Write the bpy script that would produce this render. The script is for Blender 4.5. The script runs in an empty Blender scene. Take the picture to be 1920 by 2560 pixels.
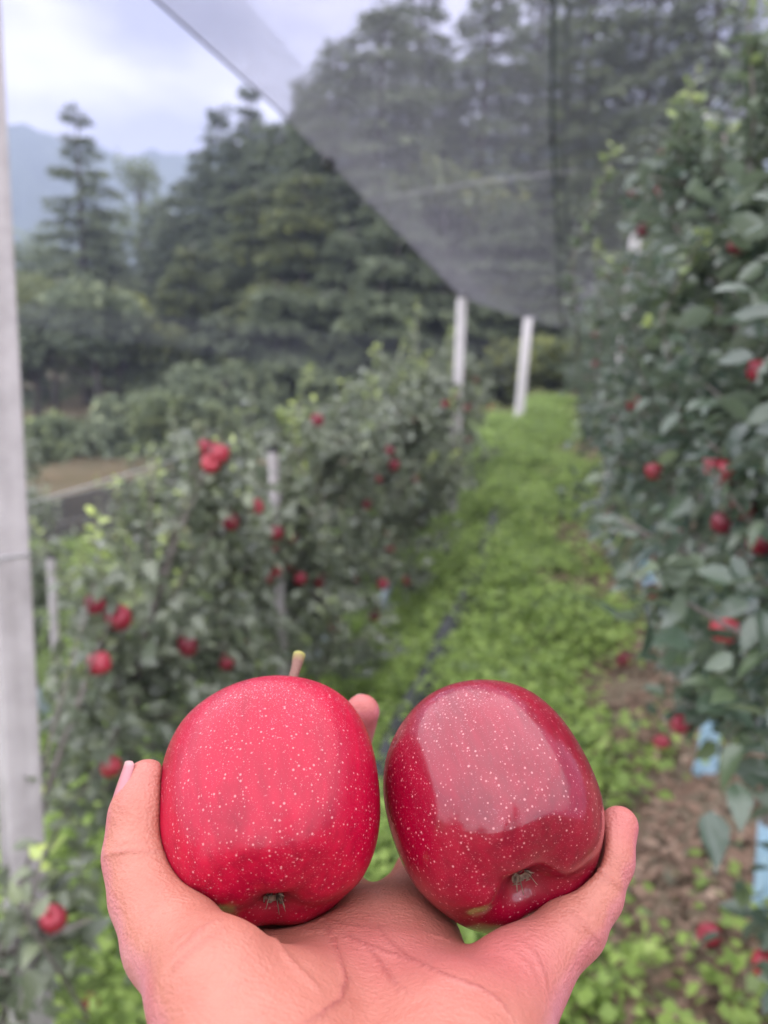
import bpy, bmesh, math, random
import numpy as np
from mathutils import Vector, Matrix
from mathutils.bvhtree import BVHTree

# ------------------------------------------------------------------ camera, sky, sun, exposure
SC = bpy.context.scene
COL = SC.collection
FPX = 1923.0                                    # focal length in photo pixels (1920 x 2560)
dY = np.array([(1400-960)/FPX, (1280-885)/FPX, -1.0]); dY /= np.linalg.norm(dY)   # row direction seen by the camera
dZ = np.array([375.0, 9620.0, 1923.0]); dZ -= dZ.dot(dY)*dY; dZ /= np.linalg.norm(dZ)
dX = np.cross(dY, dZ)
ROT = np.array([dX, dY, dZ])                    # camera space -> world
EYE = np.array([0.0, 0.0, 1.62])
cam_data = bpy.data.cameras.new('camera'); cam = bpy.data.objects.new('camera', cam_data); COL.objects.link(cam)
M = Matrix([list(ROT[i])+[EYE[i]] for i in range(3)]+[[0, 0, 0, 1]])
cam.matrix_world = M
cam_data.sensor_fit = 'VERTICAL'; cam_data.sensor_height = 36.0; cam_data.lens = FPX/2560*36.0
cam_data.clip_start = 0.01; cam_data.clip_end = 20000
cam_data.dof.use_dof = True; cam_data.dof.focus_distance = 0.252; cam_data.dof.aperture_fstop = 8.2
SC.camera = cam

SUN_EL, SUN_AZ = math.radians(62), math.radians(200)
world = bpy.data.worlds.new('World'); SC.world = world; world.use_nodes = True
nt = world.node_tree; nt.nodes.clear()
def wn(t, **k):
    n = nt.nodes.new(t)
    for a, b in k.items(): setattr(n, a, b)
    return n
wo = wn('ShaderNodeOutputWorld'); bg = wn('ShaderNodeBackground')
sky = wn('ShaderNodeTexSky', sky_type='NISHITA', sun_disc=False, sun_elevation=SUN_EL, sun_rotation=SUN_AZ)
tc = wn('ShaderNodeTexCoord'); mp = wn('ShaderNodeMapping'); mp.inputs['Scale'].default_value = (1.0, 1.0, 2.4)
nz = wn('ShaderNodeTexNoise'); nz.inputs['Scale'].default_value = 3.4; nz.inputs['Detail'].default_value = 5; nz.inputs['Roughness'].default_value = 0.5
cr = wn('ShaderNodeValToRGB'); cr.color_ramp.elements[0].position = 0.41; cr.color_ramp.elements[1].position = 0.60
cr.color_ramp.elements[0].color = (0.80, 0.735, 1.08, 1); cr.color_ramp.elements[1].color = (1.72, 1.60, 2.05, 1)
mx = wn('ShaderNodeMix', data_type='RGBA'); mx.inputs[0].default_value = 0.93
nt.links.new(tc.outputs['Generated'], mp.inputs['Vector']); nt.links.new(mp.outputs['Vector'], nz.inputs['Vector'])
nt.links.new(nz.outputs['Fac'], cr.inputs['Fac']); nt.links.new(sky.outputs['Color'], mx.inputs[6])
nt.links.new(cr.outputs['Color'], mx.inputs[7]); nt.links.new(mx.outputs[2], bg.inputs['Color'])
bg.inputs['Strength'].default_value = 0.1
nt.links.new(bg.outputs[0], wo.inputs[0])
sl = bpy.data.lights.new('sun', 'SUN'); sun = bpy.data.objects.new('sun', sl); COL.objects.link(sun)
sl.energy = 1.5; sl.angle = math.radians(165); sl.color = (1.0, 0.975, 0.965)
sd = Vector((math.sin(SUN_AZ)*math.cos(SUN_EL), math.cos(SUN_AZ)*math.cos(SUN_EL), math.sin(SUN_EL)))
sun.rotation_euler = sd.to_track_quat('Z', 'Y').to_euler()
SC.view_settings.view_transform = 'Standard'; SC.view_settings.look = 'None'
SC.view_settings.exposure = 2.62; SC.view_settings.gamma = 1.0; SC.view_settings.use_curve_mapping = False
SC.render.engine = 'CYCLES'
cy = SC.cycles; cy.use_denoising = True; cy.denoiser = 'OPENIMAGEDENOISE'
cy.max_bounces = 6; cy.diffuse_bounces = 4; cy.glossy_bounces = 3; cy.transmission_bounces = 3; cy.transparent_max_bounces = 8; cy.volume_bounces = 0
cy.caustics_reflective = False; cy.caustics_refractive = False

# ------------------------------------------------------------------ helpers
R = np.random.default_rng(7)
random.seed(7)
def w(p): return ROT.dot(np.asarray(p, float))+EYE              # camera space (x right, y up, z back) -> world
def cp(px, py, d): return np.array([(px-960)/FPX*d, (1280-py)/FPX*d, -d])
def at(px, py, d): return w(cp(px, py, d))
def ray(px, py): v = ROT.dot(cp(px, py, 1.0)); return v
def on_x(px, py, X): v = ray(px, py); return EYE+v*(X/v[0])
def sstep(a, b, x): t = np.clip((np.asarray(x, float)-a)/(b-a), 0, 1); return t*t*(3-2*t)
def ground(x, y):
    x = np.asarray(x, float); y = np.asarray(y, float)
    base = 0.030*np.clip(y, -6, 3)+0.062*np.clip(y-3, 0, 12)
    left = -0.34*sstep(-0.45, -0.85, x) - 0.60*sstep(-1.7, -2.5, x) - 0.085*np.clip(-x-2.5, 0, 18)
    right = 0.10*sstep(0.25, 0.6, x) + 0.60*sstep(1.0, 2.2, x) + 0.12*np.clip(x-2.2, 0, 60)
    far = 0.06*np.clip(y-14, 0, 12) + 0.16*np.clip(y-26, 0, 60)
    bump = 0.03*np.sin(x*3.1+y*1.3)*np.sin(y*2.3-x) + 0.015*np.sin(x*9+1)*np.sin(y*8)
    return base+left+right+far+bump
def on_ground(px, py):
    v = ray(px, py); t = 0.2
    while t < 200:
        p = EYE+v*t
        if p[2] < ground(p[0], p[1]): return p
        t += 0.01
    return p
def tag(o, label=None, cat=None, group=None, kind=None):
    if label: o['label'] = label
    if cat: o['category'] = cat
    if group: o['group'] = group
    if kind: o['kind'] = kind
    return o
def link(name, me, mat=None, parent=None):
    o = bpy.data.objects.new(name, me); COL.objects.link(o)
    if mat is not None and me is not None and not me.materials: me.materials.append(mat)
    if parent is not None: o.parent = parent
    return o
def empty(name, loc): 
    o = bpy.data.objects.new(name, None); o.empty_display_size = 0.05; COL.objects.link(o); o.location = [float(a) for a in loc]; return o
def mesh(name, V, F, smooth=True, attr=None):
    me = bpy.data.meshes.new(name)
    V = np.asarray(V, np.float32)
    if isinstance(F, np.ndarray):
        n, k = F.shape
        me.vertices.add(len(V)); me.vertices.foreach_set('co', V.ravel())
        me.loops.add(n*k); me.loops.foreach_set('vertex_index', F.astype(np.int32).ravel())
        me.polygons.add(n); me.polygons.foreach_set('loop_start', np.arange(0, n*k, k, dtype=np.int32))
        me.update(calc_edges=True)
    else:
        me.from_pydata([tuple(map(float, v)) for v in V], [], F)
    if smooth: me.polygons.foreach_set('use_smooth', np.ones(len(me.polygons), bool))
    for a, val in (attr or {}).items():
        at_ = me.attributes.new(a, 'FLOAT', 'POINT'); at_.data.foreach_set('value', np.asarray(val, np.float32))
    me.validate(); me.update()
    return me
class MB:                                                     # collects tubes and boxes into one mesh
    def __init__(s): s.V = []; s.F = []; s.n = 0
    def add(s, V, F):
        s.V += [tuple(map(float, v)) for v in V]; s.F += [tuple(i+s.n for i in f) for f in F]; s.n = len(s.V); return s
    def tube(s, pts, rad, k=6, cap=True):
        pts = [np.asarray(p, float) for p in pts]
        if not hasattr(rad, '__len__'): rad = [rad]*len(pts)
        V = []; F = []; ref = None
        for i, p in enumerate(pts):
            t = pts[min(i+1, len(pts)-1)]-pts[max(i-1, 0)]; t /= np.linalg.norm(t)+1e-12
            if ref is None: ref = np.array([1, 0, 0.]) if abs(t[0]) < .8 else np.array([0, 1., 0])
            u = ref-ref.dot(t)*t; u /= np.linalg.norm(u)+1e-12; v = np.cross(t, u); ref = u
            for j in range(k):
                a = 2*math.pi*j/k; V.append(p+rad[i]*(math.cos(a)*u+math.sin(a)*v))
        for i in range(len(pts)-1):
            for j in range(k): F.append((i*k+j, i*k+(j+1) % k, (i+1)*k+(j+1) % k, (i+1)*k+j))
        if cap: F.append(tuple(range(k-1, -1, -1))); F.append(tuple((len(pts)-1)*k+j for j in range(k)))
        return s.add(V, F)
    def box(s, c, h, rot=None, bev=0.0):
        hx, hy, hz = h; bm = bmesh.new(); bmesh.ops.create_cube(bm, size=1.0)
        for v in bm.verts: v.co = Vector((v.co.x*2*hx, v.co.y*2*hy, v.co.z*2*hz))
        if bev: bmesh.ops.bevel(bm, geom=list(bm.edges), offset=bev, segments=2, affect='EDGES', profile=0.6)
        V = [np.array(v.co) for v in bm.verts]
        if rot is not None: V = [rot.dot(v) for v in V]
        s.add([v+np.asarray(c, float) for v in V], [tuple(x.index for x in f.verts) for f in bm.faces]); bm.free(); return s
    def build(s, name, mat, parent=None, smooth=True):
        return link(name, mesh(name, s.V, s.F, smooth), mat, parent)

# ------------------------------------------------------------------ materials
def newmat(name):
    m = bpy.data.materials.new(name); m.use_nodes = True; t = m.node_tree
    return m, t, t.nodes['Principled BSDF']
def nd(t, typ, ins=None, **k):
    n = t.nodes.new(typ)
    for a, b in k.items(): setattr(n, a, b)
    for a, b in (ins or {}).items():
        if isinstance(b, bpy.types.NodeSocket): t.links.new(b, n.inputs[a])
        else: n.inputs[a].default_value = b
    return n
def ramp(t, fac, stops, interp='LINEAR'):
    n = t.nodes.new('ShaderNodeValToRGB'); n.color_ramp.interpolation = interp
    e = n.color_ramp.elements
    while len(e) < len(stops): e.new(0.5)
    for i, (p, c) in enumerate(stops): e[i].position = p; e[i].color = (*c, 1) if len(c) == 3 else c
    t.links.new(fac, n.inputs['Fac']); return n.outputs['Color']
def mixc(t, f, a, b, mode='MIX'):
    n = t.nodes.new('ShaderNodeMix'); n.data_type = 'RGBA'; n.blend_type = mode
    for i, v in ((0, f), (6, a), (7, b)):
        if isinstance(v, bpy.types.NodeSocket): t.links.new(v, n.inputs[i])
        else: n.inputs[i].default_value = v if i == 0 else (*v, 1)
    return n.outputs[2]
def mth(t, op, a, b=0.0, c=None):
    n = t.nodes.new('ShaderNodeMath'); n.operation = op
    for i, v in enumerate((a, b, c)):
        if v is None: continue
        if isinstance(v, bpy.types.NodeSocket): t.links.new(v, n.inputs[i])
        else: n.inputs[i].default_value = v
    return n.outputs[0]
def noise(t, vec, scale, detail=3, rough=0.5): 
    return nd(t, 'ShaderNodeTexNoise', {'Vector': vec, 'Scale': scale, 'Detail': detail, 'Roughness': rough}).outputs['Fac']
def objco(t): return nd(t, 'ShaderNodeTexCoord').outputs['Object']
def bump(t, b, h, strength, dist):
    n = nd(t, 'ShaderNodeBump', {'Height': h, 'Strength': strength, 'Distance': dist}); t.links.new(n.outputs[0], b.inputs['Normal'])

def simple(name, c1, c2, scale, rough=0.8, bmp=0.3, bd=0.01, detail=5):
    m, t, b = newmat(name); o = objco(t); f = noise(t, o, scale, detail, 0.6)
    t.links.new(ramp(t, f, [(0.3, c1), (0.7, c2)]), b.inputs['Base Color']); b.inputs['Roughness'].default_value = rough
    if bmp: bump(t, b, f, bmp, bd)
    return m
def leafmat(name, stops, rough=0.42, trans=0.25, spec=0.5):
    m, t, b = newmat(name)
    a = nd(t, 'ShaderNodeAttribute', attribute_name='v').outputs['Fac']
    geo = nd(t, 'ShaderNodeNewGeometry')
    c = ramp(t, a, stops)
    under = mixc(t, 0.5, c, (0.22, 0.26, 0.19))
    col = mixc(t, geo.outputs['Backfacing'], c, under)
    t.links.new(col, b.inputs['Base Color']); b.inputs['Roughness'].default_value = rough
    b.inputs['Specular IOR Level'].default_value = spec
    tr = nd(t, 'ShaderNodeBsdfTranslucent', {'Color': col}); ms = nd(t, 'ShaderNodeMixShader', {0: trans, 1: b.outputs[0], 2: tr.outputs[0]})
    t.links.new(ms.outputs[0], t.nodes['Material Output'].inputs['Surface'])
    return m
MAT = {}
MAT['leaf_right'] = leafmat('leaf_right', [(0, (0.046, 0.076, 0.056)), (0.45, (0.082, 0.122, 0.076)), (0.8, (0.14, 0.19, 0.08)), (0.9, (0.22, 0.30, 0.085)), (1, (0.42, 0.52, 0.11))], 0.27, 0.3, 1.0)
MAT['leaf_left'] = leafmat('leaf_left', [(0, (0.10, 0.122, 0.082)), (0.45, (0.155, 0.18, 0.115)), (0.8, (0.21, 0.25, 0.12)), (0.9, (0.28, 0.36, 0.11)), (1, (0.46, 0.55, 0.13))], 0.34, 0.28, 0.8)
MAT['weed'] = leafmat('weed', [(0, (0.16, 0.235, 0.05)), (0.4, (0.28, 0.405, 0.095)), (0.75, (0.385, 0.52, 0.135)), (1, (0.48, 0.61, 0.19))], 0.5, 0.45, 0.4)
MAT['litter'] = leafmat('litter', [(0, (0.10, 0.07, 0.05)), (0.5, (0.26, 0.17, 0.12)), (1, (0.45, 0.33, 0.25))], 0.8, 0.1, 0.2)
MAT['needle'] = leafmat('needle', [(0, (0.085, 0.108, 0.072)), (0.5, (0.15, 0.182, 0.108)), (0.85, (0.21, 0.245, 0.13)), (1, (0.27, 0.30, 0.145))], 0.55, 0.2, 0.3)
MAT['needle_light'] = leafmat('needle_light', [(0, (0.075, 0.10, 0.055)), (0.5, (0.15, 0.185, 0.09)), (1, (0.27, 0.31, 0.13))], 0.6, 0.25, 0.3)
MAT['broad'] = leafmat('broad', [(0, (0.06, 0.08, 0.035)), (0.5, (0.13, 0.15, 0.05)), (1, (0.28, 0.30, 0.075))], 0.55, 0.3, 0.3)
MAT['bark'] = simple('bark', (0.10, 0.085, 0.075), (0.24, 0.21, 0.19), 60, 0.85, 0.5, 0.004)
MAT['twig'] = simple('twig', (0.10, 0.07, 0.06), (0.20, 0.14, 0.12), 80, 0.7, 0.3, 0.002)
MAT['forest_bark'] = simple('forest_bark', (0.035, 0.03, 0.028), (0.10, 0.085, 0.075), 6, 0.9, 0.5, 0.05)
MAT['blue_paint'] = simple('blue_paint', (0.22, 0.40, 0.55), (0.42, 0.58, 0.68), 40, 0.75, 0.4, 0.003)
MAT['grey_paint'] = simple('grey_paint', (0.26, 0.31, 0.36), (0.40, 0.46, 0.50), 40, 0.75, 0.4, 0.003)
MAT['edge_rope'] = simple('edge_rope', (0.12, 0.12, 0.14), (0.20, 0.20, 0.23), 30, 0.6, 0.0)
MAT['cable'] = simple('cable', (0.03, 0.045, 0.045), (0.06, 0.08, 0.08), 30, 0.6, 0.0)
MAT['wire'] = simple('wire', (0.30, 0.30, 0.31), (0.45, 0.45, 0.46), 50, 0.4, 0.0)
MAT['clip'] = simple('clip', (0.01, 0.01, 0.012), (0.03, 0.03, 0.03), 50, 0.5, 0.0)
MAT['net_thread'] = simple('net_thread', (0.25, 0.24, 0.29), (0.33, 0.32, 0.37), 3, 0.6, 0.0)
MAT['dark_thread'] = simple('dark_thread', (0.024, 0.026, 0.036), (0.04, 0.043, 0.055), 3, 0.6, 0.0)
MAT['black_strip'] = simple('black_strip', (0.018, 0.02, 0.022), (0.06, 0.065, 0.07), 14, 0.5, 0.4, 0.01)
MAT['stem'] = simple('stem', (0.16, 0.07, 0.05), (0.30, 0.18, 0.09), 300, 0.7, 0.4, 0.0004)

def concrete(name='post_concrete', k=1.0):
    m, t, b = newmat(name); o = objco(t)
    mpn = nd(t, 'ShaderNodeMapping', {'Vector': o, 'Scale': (30, 30, 2.0)})
    g = noise(t, mpn.outputs[0], 1.0, 5, 0.65); f = noise(t, o, 9, 6, 0.65)
    c = mixc(t, 0.5, ramp(t, g, [(0.25, (0.240, 0.216, 0.216)), (0.6, (0.400, 0.372, 0.376))]), ramp(t, f, [(0.3, (0.216, 0.196, 0.192)), (0.6, (0.416, 0.384, 0.384))]))
    c = mixc(t, k-1.0, c, (0.85, 0.82, 0.82)) if k > 1 else c
    t.links.new(c, b.inputs['Base Color']); b.inputs['Roughness'].default_value = 0.85; bump(t, b, noise(t, o, 120, 4), 0.4, 0.004); return m
MAT['concrete'] = concrete(); MAT['white_concrete'] = concrete('post_white', 1.4)

def ground_mat():
    m, t, b = newmat('orchard_soil'); o = objco(t)
    f = noise(t, o, 2.2, 6, 0.6); f2 = noise(t, o, 45, 4, 0.7); f3 = noise(t, o, 0.35, 4, 0.6)
    soil = mixc(t, f2, (0.10, 0.065, 0.045), (0.30, 0.22, 0.165))
    green = mixc(t, f2, (0.06, 0.09, 0.02), (0.15, 0.22, 0.05))
    # weeds grow in the lane and on the left terraces, bare litter under the right row
    sx = nd(t, 'ShaderNodeSeparateXYZ', {0: o}).outputs[0]
    lane = mth(t, 'MULTIPLY', mth(t, 'GREATER_THAN', mth(t, 'ADD', sx, mth(t, 'MULTIPLY', f, 0.5)), 0.48), 0.85)
    k = mth(t, 'SUBTRACT', 1.0, lane)
    dry = mth(t, 'GREATER_THAN', f3, 0.54)
    sy = nd(t, 'ShaderNodeSeparateXYZ', {0: o}).outputs[1]
    farm = mth(t, 'MAXIMUM', nd(t, 'ShaderNodeMapRange', {0: sy, 1: 13.0, 2: 17.0}).outputs[0], mth(t, 'MULTIPLY', nd(t, 'ShaderNodeMapRange', {0: mth(t, 'ADD', sy, mth(t, 'MULTIPLY', f3, 6.0)), 1: 8.0, 2: 12.0}).outputs[0], mth(t, 'LESS_THAN', sx, -2.0)))
    c = mixc(t, k, soil, green)
    forest = mixc(t, f, (0.05, 0.05, 0.022), (0.16, 0.095, 0.06))
    c = mixc(t, mth(t, 'MULTIPLY', farm, 0.9), c, forest)
    t.links.new(c, b.inputs['Base Color']); b.inputs['Roughness'].default_value = 0.95; bump(t, b, f2, 0.7, 0.03); return m
MAT['ground'] = ground_mat()

def apple_skin(name, lo, hi, rough, coat_r, bloom, blush, coat=0.5, spec=0.5):
    m, t, b = newmat(name); o = objco(t)
    xyz = nd(t, 'ShaderNodeSeparateXYZ', {0: o})
    st = nd(t, 'ShaderNodeMapping', {'Vector': o, 'Scale': (260, 260, 26)}).outputs[0]
    streak = noise(t, st, 1.0, 4, 0.6); big = noise(t, o, 24, 3, 0.5)
    f = mth(t, 'ADD', mth(t, 'MULTIPLY', streak, 0.55), mth(t, 'MULTIPLY', big, 0.6))
    c = ramp(t, f, [(0.38, lo), (0.74, hi)])
    # yellow-green shoulder on one side of the stem hollow
    if blush:
        n = nd(t, 'ShaderNodeVectorMath', {0: o, 1: (0.030, 0.004, 0.0255)}, operation='DISTANCE').outputs['Value']
        yb = nd(t, 'ShaderNodeMapRange', {0: mth(t, 'ADD', n, mth(t, 'MULTIPLY', mth(t, 'SUBTRACT', streak, .5), 0.012)), 1: 0.016, 2: 0.002}).outputs[0]
        c = mixc(t, mth(t, 'MULTIPLY', yb, 0.85), c, (0.52, 0.27, 0.06))
    # fine waxy speckle, denser towards the stem
    h = nd(t, 'ShaderNodeMapRange', {0: xyz.outputs[2], 1: -0.004, 2: 0.034}).outputs[0]
    sp = noise(t, o, 2100, 2, 0.6); pat = noise(t, o, 95, 3, 0.6)
    spm = mth(t, 'GREATER_THAN', mth(t, 'ADD', sp, mth(t, 'MULTIPLY', mth(t, 'ADD', h, mth(t, 'MULTIPLY', pat, 0.6)), 0.10)), 0.70)
    c = mixc(t, mth(t, 'MULTIPLY', spm, bloom), c, (0.62, 0.28, 0.34))
    # lenticels
    v = nd(t, 'ShaderNodeTexVoronoi', {'Vector': o, 'Scale': 600.0}); v.feature = 'F1'
    d = nd(t, 'ShaderNodeMapRange', {0: mth(t, 'MULTIPLY', v.outputs['Distance'], mth(t, 'ADD', 0.85, mth(t, 'MULTIPLY', nd(t, 'ShaderNodeSeparateColor', {0: v.outputs['Color']}).outputs[0], 0.9))), 1: 0.27, 2: 0.10}).outputs[0]
    c = mixc(t, mth(t, 'MULTIPLY', d, 0.72), c, (0.60, 0.25, 0.26))
    # brownish dark red in the calyx basin
    rz = nd(t, 'ShaderNodeMapRange', {0: nd(t, 'ShaderNodeVectorMath', {0: o, 1: (0, 0, -0.032)}, operation='DISTANCE').outputs['Value'], 1: 0.012, 2: 0.004}).outputs[0]
    c = mixc(t, mth(t, 'MULTIPLY', rz, 0.6), c, (0.16, 0.03, 0.03))
    t.links.new(c, b.inputs['Base Color']); b.inputs['Roughness'].default_value = rough
    b.inputs['Specular IOR Level'].default_value = spec
    b.inputs['Coat Weight'].default_value = coat; b.inputs['Coat IOR'].default_value = 1.65; b.inputs['Coat Roughness'].default_value = coat_r
    b.inputs['Subsurface Weight'].default_value = 0.05; b.inputs['Subsurface Radius'].default_value = (0.003, 0.001, 0.001)
    hh = mth(t, 'ADD', mth(t, 'MULTIPLY', noise(t, o, 170, 3), 1.0), mth(t, 'MULTIPLY', d, 0.25))
    bump(t, b, hh, 0.16, 0.0012)
    return m
MAT['apple_bright'] = apple_skin('apple_bright', (0.23, 0.0003, 0.017), (0.42, 0.0008, 0.029), 0.45, 0.24, 0.32, True, 0.36, 0.12)
MAT['apple_dark'] = apple_skin('apple_dark', (0.135, 0.0002, 0.010), (0.245, 0.0004, 0.018), 0.36, 0.13, 0.26, False, 0.72, 0.10)
def far_apple():
    m, t, b = newmat('far_apple'); o = objco(t)
    r = nd(t, 'ShaderNodeObjectInfo').outputs['Random']
    c = ramp(t, r, [(0, (0.10, 0.003, 0.018)), (0.6, (0.24, 0.008, 0.03)), (1, (0.38, 0.03, 0.05))])
    c = mixc(t, mth(t, 'MULTIPLY', noise(t, o, 30, 3), 0.3), c, (0.40, 0.05, 0.06))
    t.links.new(c, b.inputs['Base Color']); b.inputs['Roughness'].default_value = 0.32; return m
MAT['far_apple'] = far_apple()

def skin_mat():
    m, t, b = newmat('skin'); o = objco(t)
    cr_ = nd(t, 'ShaderNodeAttribute', attribute_name='crease').outputs['Fac']
    tan = nd(t, 'ShaderNodeAttribute', attribute_name='tan').outputs['Fac']
    red = nd(t, 'ShaderNodeAttribute', attribute_name='flush').outputs['Fac']
    f = noise(t, o, 55, 4, 0.6); f2 = noise(t, o, 320, 3, 0.6)
    palm = ramp(t, mth(t, 'ADD', mth(t, 'MULTIPLY', f, 0.6), mth(t, 'MULTIPLY', noise(t, o, 26, 3, .5), 0.4)), [(0.36, (0.43, 0.118, 0.152)), (0.50, (0.475, 0.172, 0.208)), (0.64, (0.52, 0.232, 0.262))])
    back = ramp(t, f, [(0.3, (0.37, 0.125, 0.088)), (0.7, (0.42, 0.160, 0.115))])
    c = mixc(t, tan, palm, back)
    c = mixc(t, mth(t, 'MULTIPLY', red, 0.55), c, (0.45, 0.095, 0.12))
    c = mixc(t, mth(t, 'MULTIPLY', mth(t, 'GREATER_THAN', f2, 0.62), 0.10), c, (0.5, 0.14, 0.13))
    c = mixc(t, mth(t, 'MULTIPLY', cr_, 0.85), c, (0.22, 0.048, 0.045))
    t.links.new(c, b.inputs['Base Color']); b.inputs['Roughness'].default_value = 0.5
    b.inputs['Specular IOR Level'].default_value = 0.4
    b.inputs['Subsurface Weight'].default_value = 0.10; b.inputs['Subsurface Radius'].default_value = (0.0035, 0.0014, 0.0009); b.inputs['Subsurface Scale'].default_value = 1.0
    v = nd(t, 'ShaderNodeTexVoronoi', {'Vector': o, 'Scale': 900.0}).outputs['Distance']
    ws = nd(t, 'ShaderNodeMapping', {'Vector': o, 'Scale': (260, 900, 900), 'Rotation': (0.3, 0.5, 0.4)}).outputs[0]
    h = mth(t, 'ADD', mth(t, 'MULTIPLY', v, 0.5), mth(t, 'ADD', mth(t, 'MULTIPLY', noise(t, ws, 1.0, 3, .6), 0.9), mth(t, 'MULTIPLY', noise(t, o, 160, 4, .6), 1.2)))
    bump(t, b, h, 0.5, 0.0009); return m
MAT['skin'] = skin_mat()
def nail_mat():
    m, t, b = newmat('nail'); a = nd(t, 'ShaderNodeAttribute', attribute_name='v').outputs['Fac']
    t.links.new(ramp(t, a, [(0, (0.40, 0.15, 0.165)), (0.86, (0.42, 0.175, 0.19)), (0.97, (0.46, 0.27, 0.26))]), b.inputs['Base Color'])
    b.inputs['Roughness'].default_value = 0.4; b.inputs['Specular IOR Level'].default_value = 0.3; return m
MAT['nail'] = nail_mat()
def calyx_mat():
    m, t, b = newmat('calyx'); f = noise(t, objco(t), 500, 4)
    t.links.new(ramp(t, f, [(0.3, (0.06, 0.038, 0.026)), (0.65, (0.22, 0.155, 0.105))]), b.inputs['Base Color']); b.inputs['Roughness'].default_value = 0.9; return m
MAT['calyx'] = calyx_mat()
def stem_mat():
    m, t, b = newmat('fresh_stem'); a = nd(t, 'ShaderNodeAttribute', attribute_name='v').outputs['Fac']; o = objco(t); f = noise(t, o, 900, 4, .6)
    c = mixc(t, f, (0.10, 0.04, 0.03), (0.24, 0.12, 0.09)); c = mixc(t, nd(t, 'ShaderNodeMapRange', {0: a, 1: 0.74, 2: 0.9}).outputs[0], c, (0.26, 0.24, 0.06))
    t.links.new(c, b.inputs['Base Color']); b.inputs['Roughness'].default_value = 0.7; bump(t, b, f, 0.5, 0.0008); return m
MAT['fresh_stem'] = stem_mat()
def mountain_mat():
    m, t, b = newmat('mountain'); o = objco(t); f = noise(t, o, 0.1, 8, 0.65)
    t.links.new(ramp(t, f, [(0.35, (0.030, 0.050, 0.055)), (0.65, (0.065, 0.09, 0.085))]), b.inputs['Base Color']); b.inputs['Roughness'].default_value = 1.0; return m
MAT['mountain'] = mountain_mat()

# ------------------------------------------------------------------ setting: ground, mountain
def axis(a, b, fine0, fine1, df, dc):
    l = [a]; 
    while l[-1] < b: l.append(l[-1]+(df if fine0 <= l[-1] <= fine1 else dc))
    return np.array(l)
gx = axis(-150, 150, -6, 5, 0.09, 2.5); gy = axis(-40, 130, -3, 15, 0.11, 2.0)
GX, GY = np.meshgrid(gx, gy); GZ = ground(GX, GY)
fin = (np.abs(GX) < 6) & (GY > -3) & (GY < 15)
GZ = GZ+np.where(fin, R.normal(0, 0.008, GX.shape), R.normal(0, 0.08, GX.shape))
nxx, nyy = len(gx), len(gy); idx = np.arange(nxx*nyy).reshape(nyy, nxx)
GF = np.stack([idx[:-1, :-1], idx[:-1, 1:], idx[1:, 1:], idx[1:, :-1]], -1).reshape(-1, 4)
tag(link('ground', mesh('ground', np.stack([GX, GY, GZ], -1).reshape(-1, 3), GF), MAT['ground']), kind='structure')
# valley floor out to the mountain
tag(link('terrain', mesh('terrain', [(-335, -115, -30), (255, -115, -30), (255, 315, -30), (-335, 315, -30)], [(0, 1, 2, 3)], False), MAT['mountain']), kind='structure')
def ridge():
    ax = np.linspace(-75, 40, 150); V = []; rows = 26
    prof = {-75: .25, -50: .24, -42: .231, -37.8: .233, -34.4: .223, -30.5: .213, -26.1: .223, -20: .24, -12: .26, 40: .25}
    ka = sorted(prof); pv = [prof[k] for k in ka]
    for j in range(rows):
        s = j/(rows-1)
        for a in ax:
            an = math.radians(a); top = np.interp(a, ka, pv)*260
            top += 0.9*math.sin(a*1.7)+0.7*math.sin(a*4.1+1)+0.35*math.sin(a*11.3)
            d = 170+90*s; z = -30+(top+30)*(s**0.9)
            z += 5*math.sin(a*1.1+s*5)*s*(1-s)+3*math.sin(a*2.7-s*9)*s*(1-s)*2
            V.append((d*math.sin(an), d*math.cos(an), z))
    n = len(ax)
    F = [(j*n+i, j*n+i+1, (j+1)*n+i+1, (j+1)*n+i) for j in range(rows-1) for i in range(n-1)]
    return mesh('mountain', V, F)
tag(link('mountain', ridge(), MAT['mountain']), kind='structure')

# ------------------------------------------------------------------ leaves
LT = np.array([[0, 0, 0], [.33, 0, -.02], [.70, 0, -.05], [1, 0, -.13], [.28, .27, .07], [.66, .25, .04], [.28, -.27, .07], [.66, -.25, .04]])
LF = np.array([[0, 1, 4], [1, 2, 5], [1, 5, 4], [2, 3, 5], [1, 0, 6], [2, 1, 7], [7, 1, 6], [3, 2, 7]])
DT = np.array([[0, 0, 0], [.5, .34, .06], [1, 0, -.06], [.5, -.34, .06]]); DF = np.array([[0, 2, 1], [0, 3, 2]])
def frames(axis_, up):
    x = axis_/np.linalg.norm(axis_, axis=1, keepdims=True)
    z = up-np.sum(up*x, 1, keepdims=True)*x; z /= np.linalg.norm(z, axis=1, keepdims=True)+1e-9
    return np.stack([x, np.cross(z, x), z], 1)                 # rows: local axes in world
def leaves_mesh(name, P, A, U, S, v, T=LT, F=LF, wide=1.0):
    Fr = frames(A, U); t = T*np.array([1, wide, 1])
    V = np.einsum('kj,nji->nki', t, Fr)*S[:, None, None]+P[:, None, :]
    k = len(T); faces = (F[None]+(np.arange(len(P))*k)[:, None, None]).reshape(-1, 3)
    return mesh(name, V.reshape(-1, 3), faces, True, {'v': np.repeat(v, k)})
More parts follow.
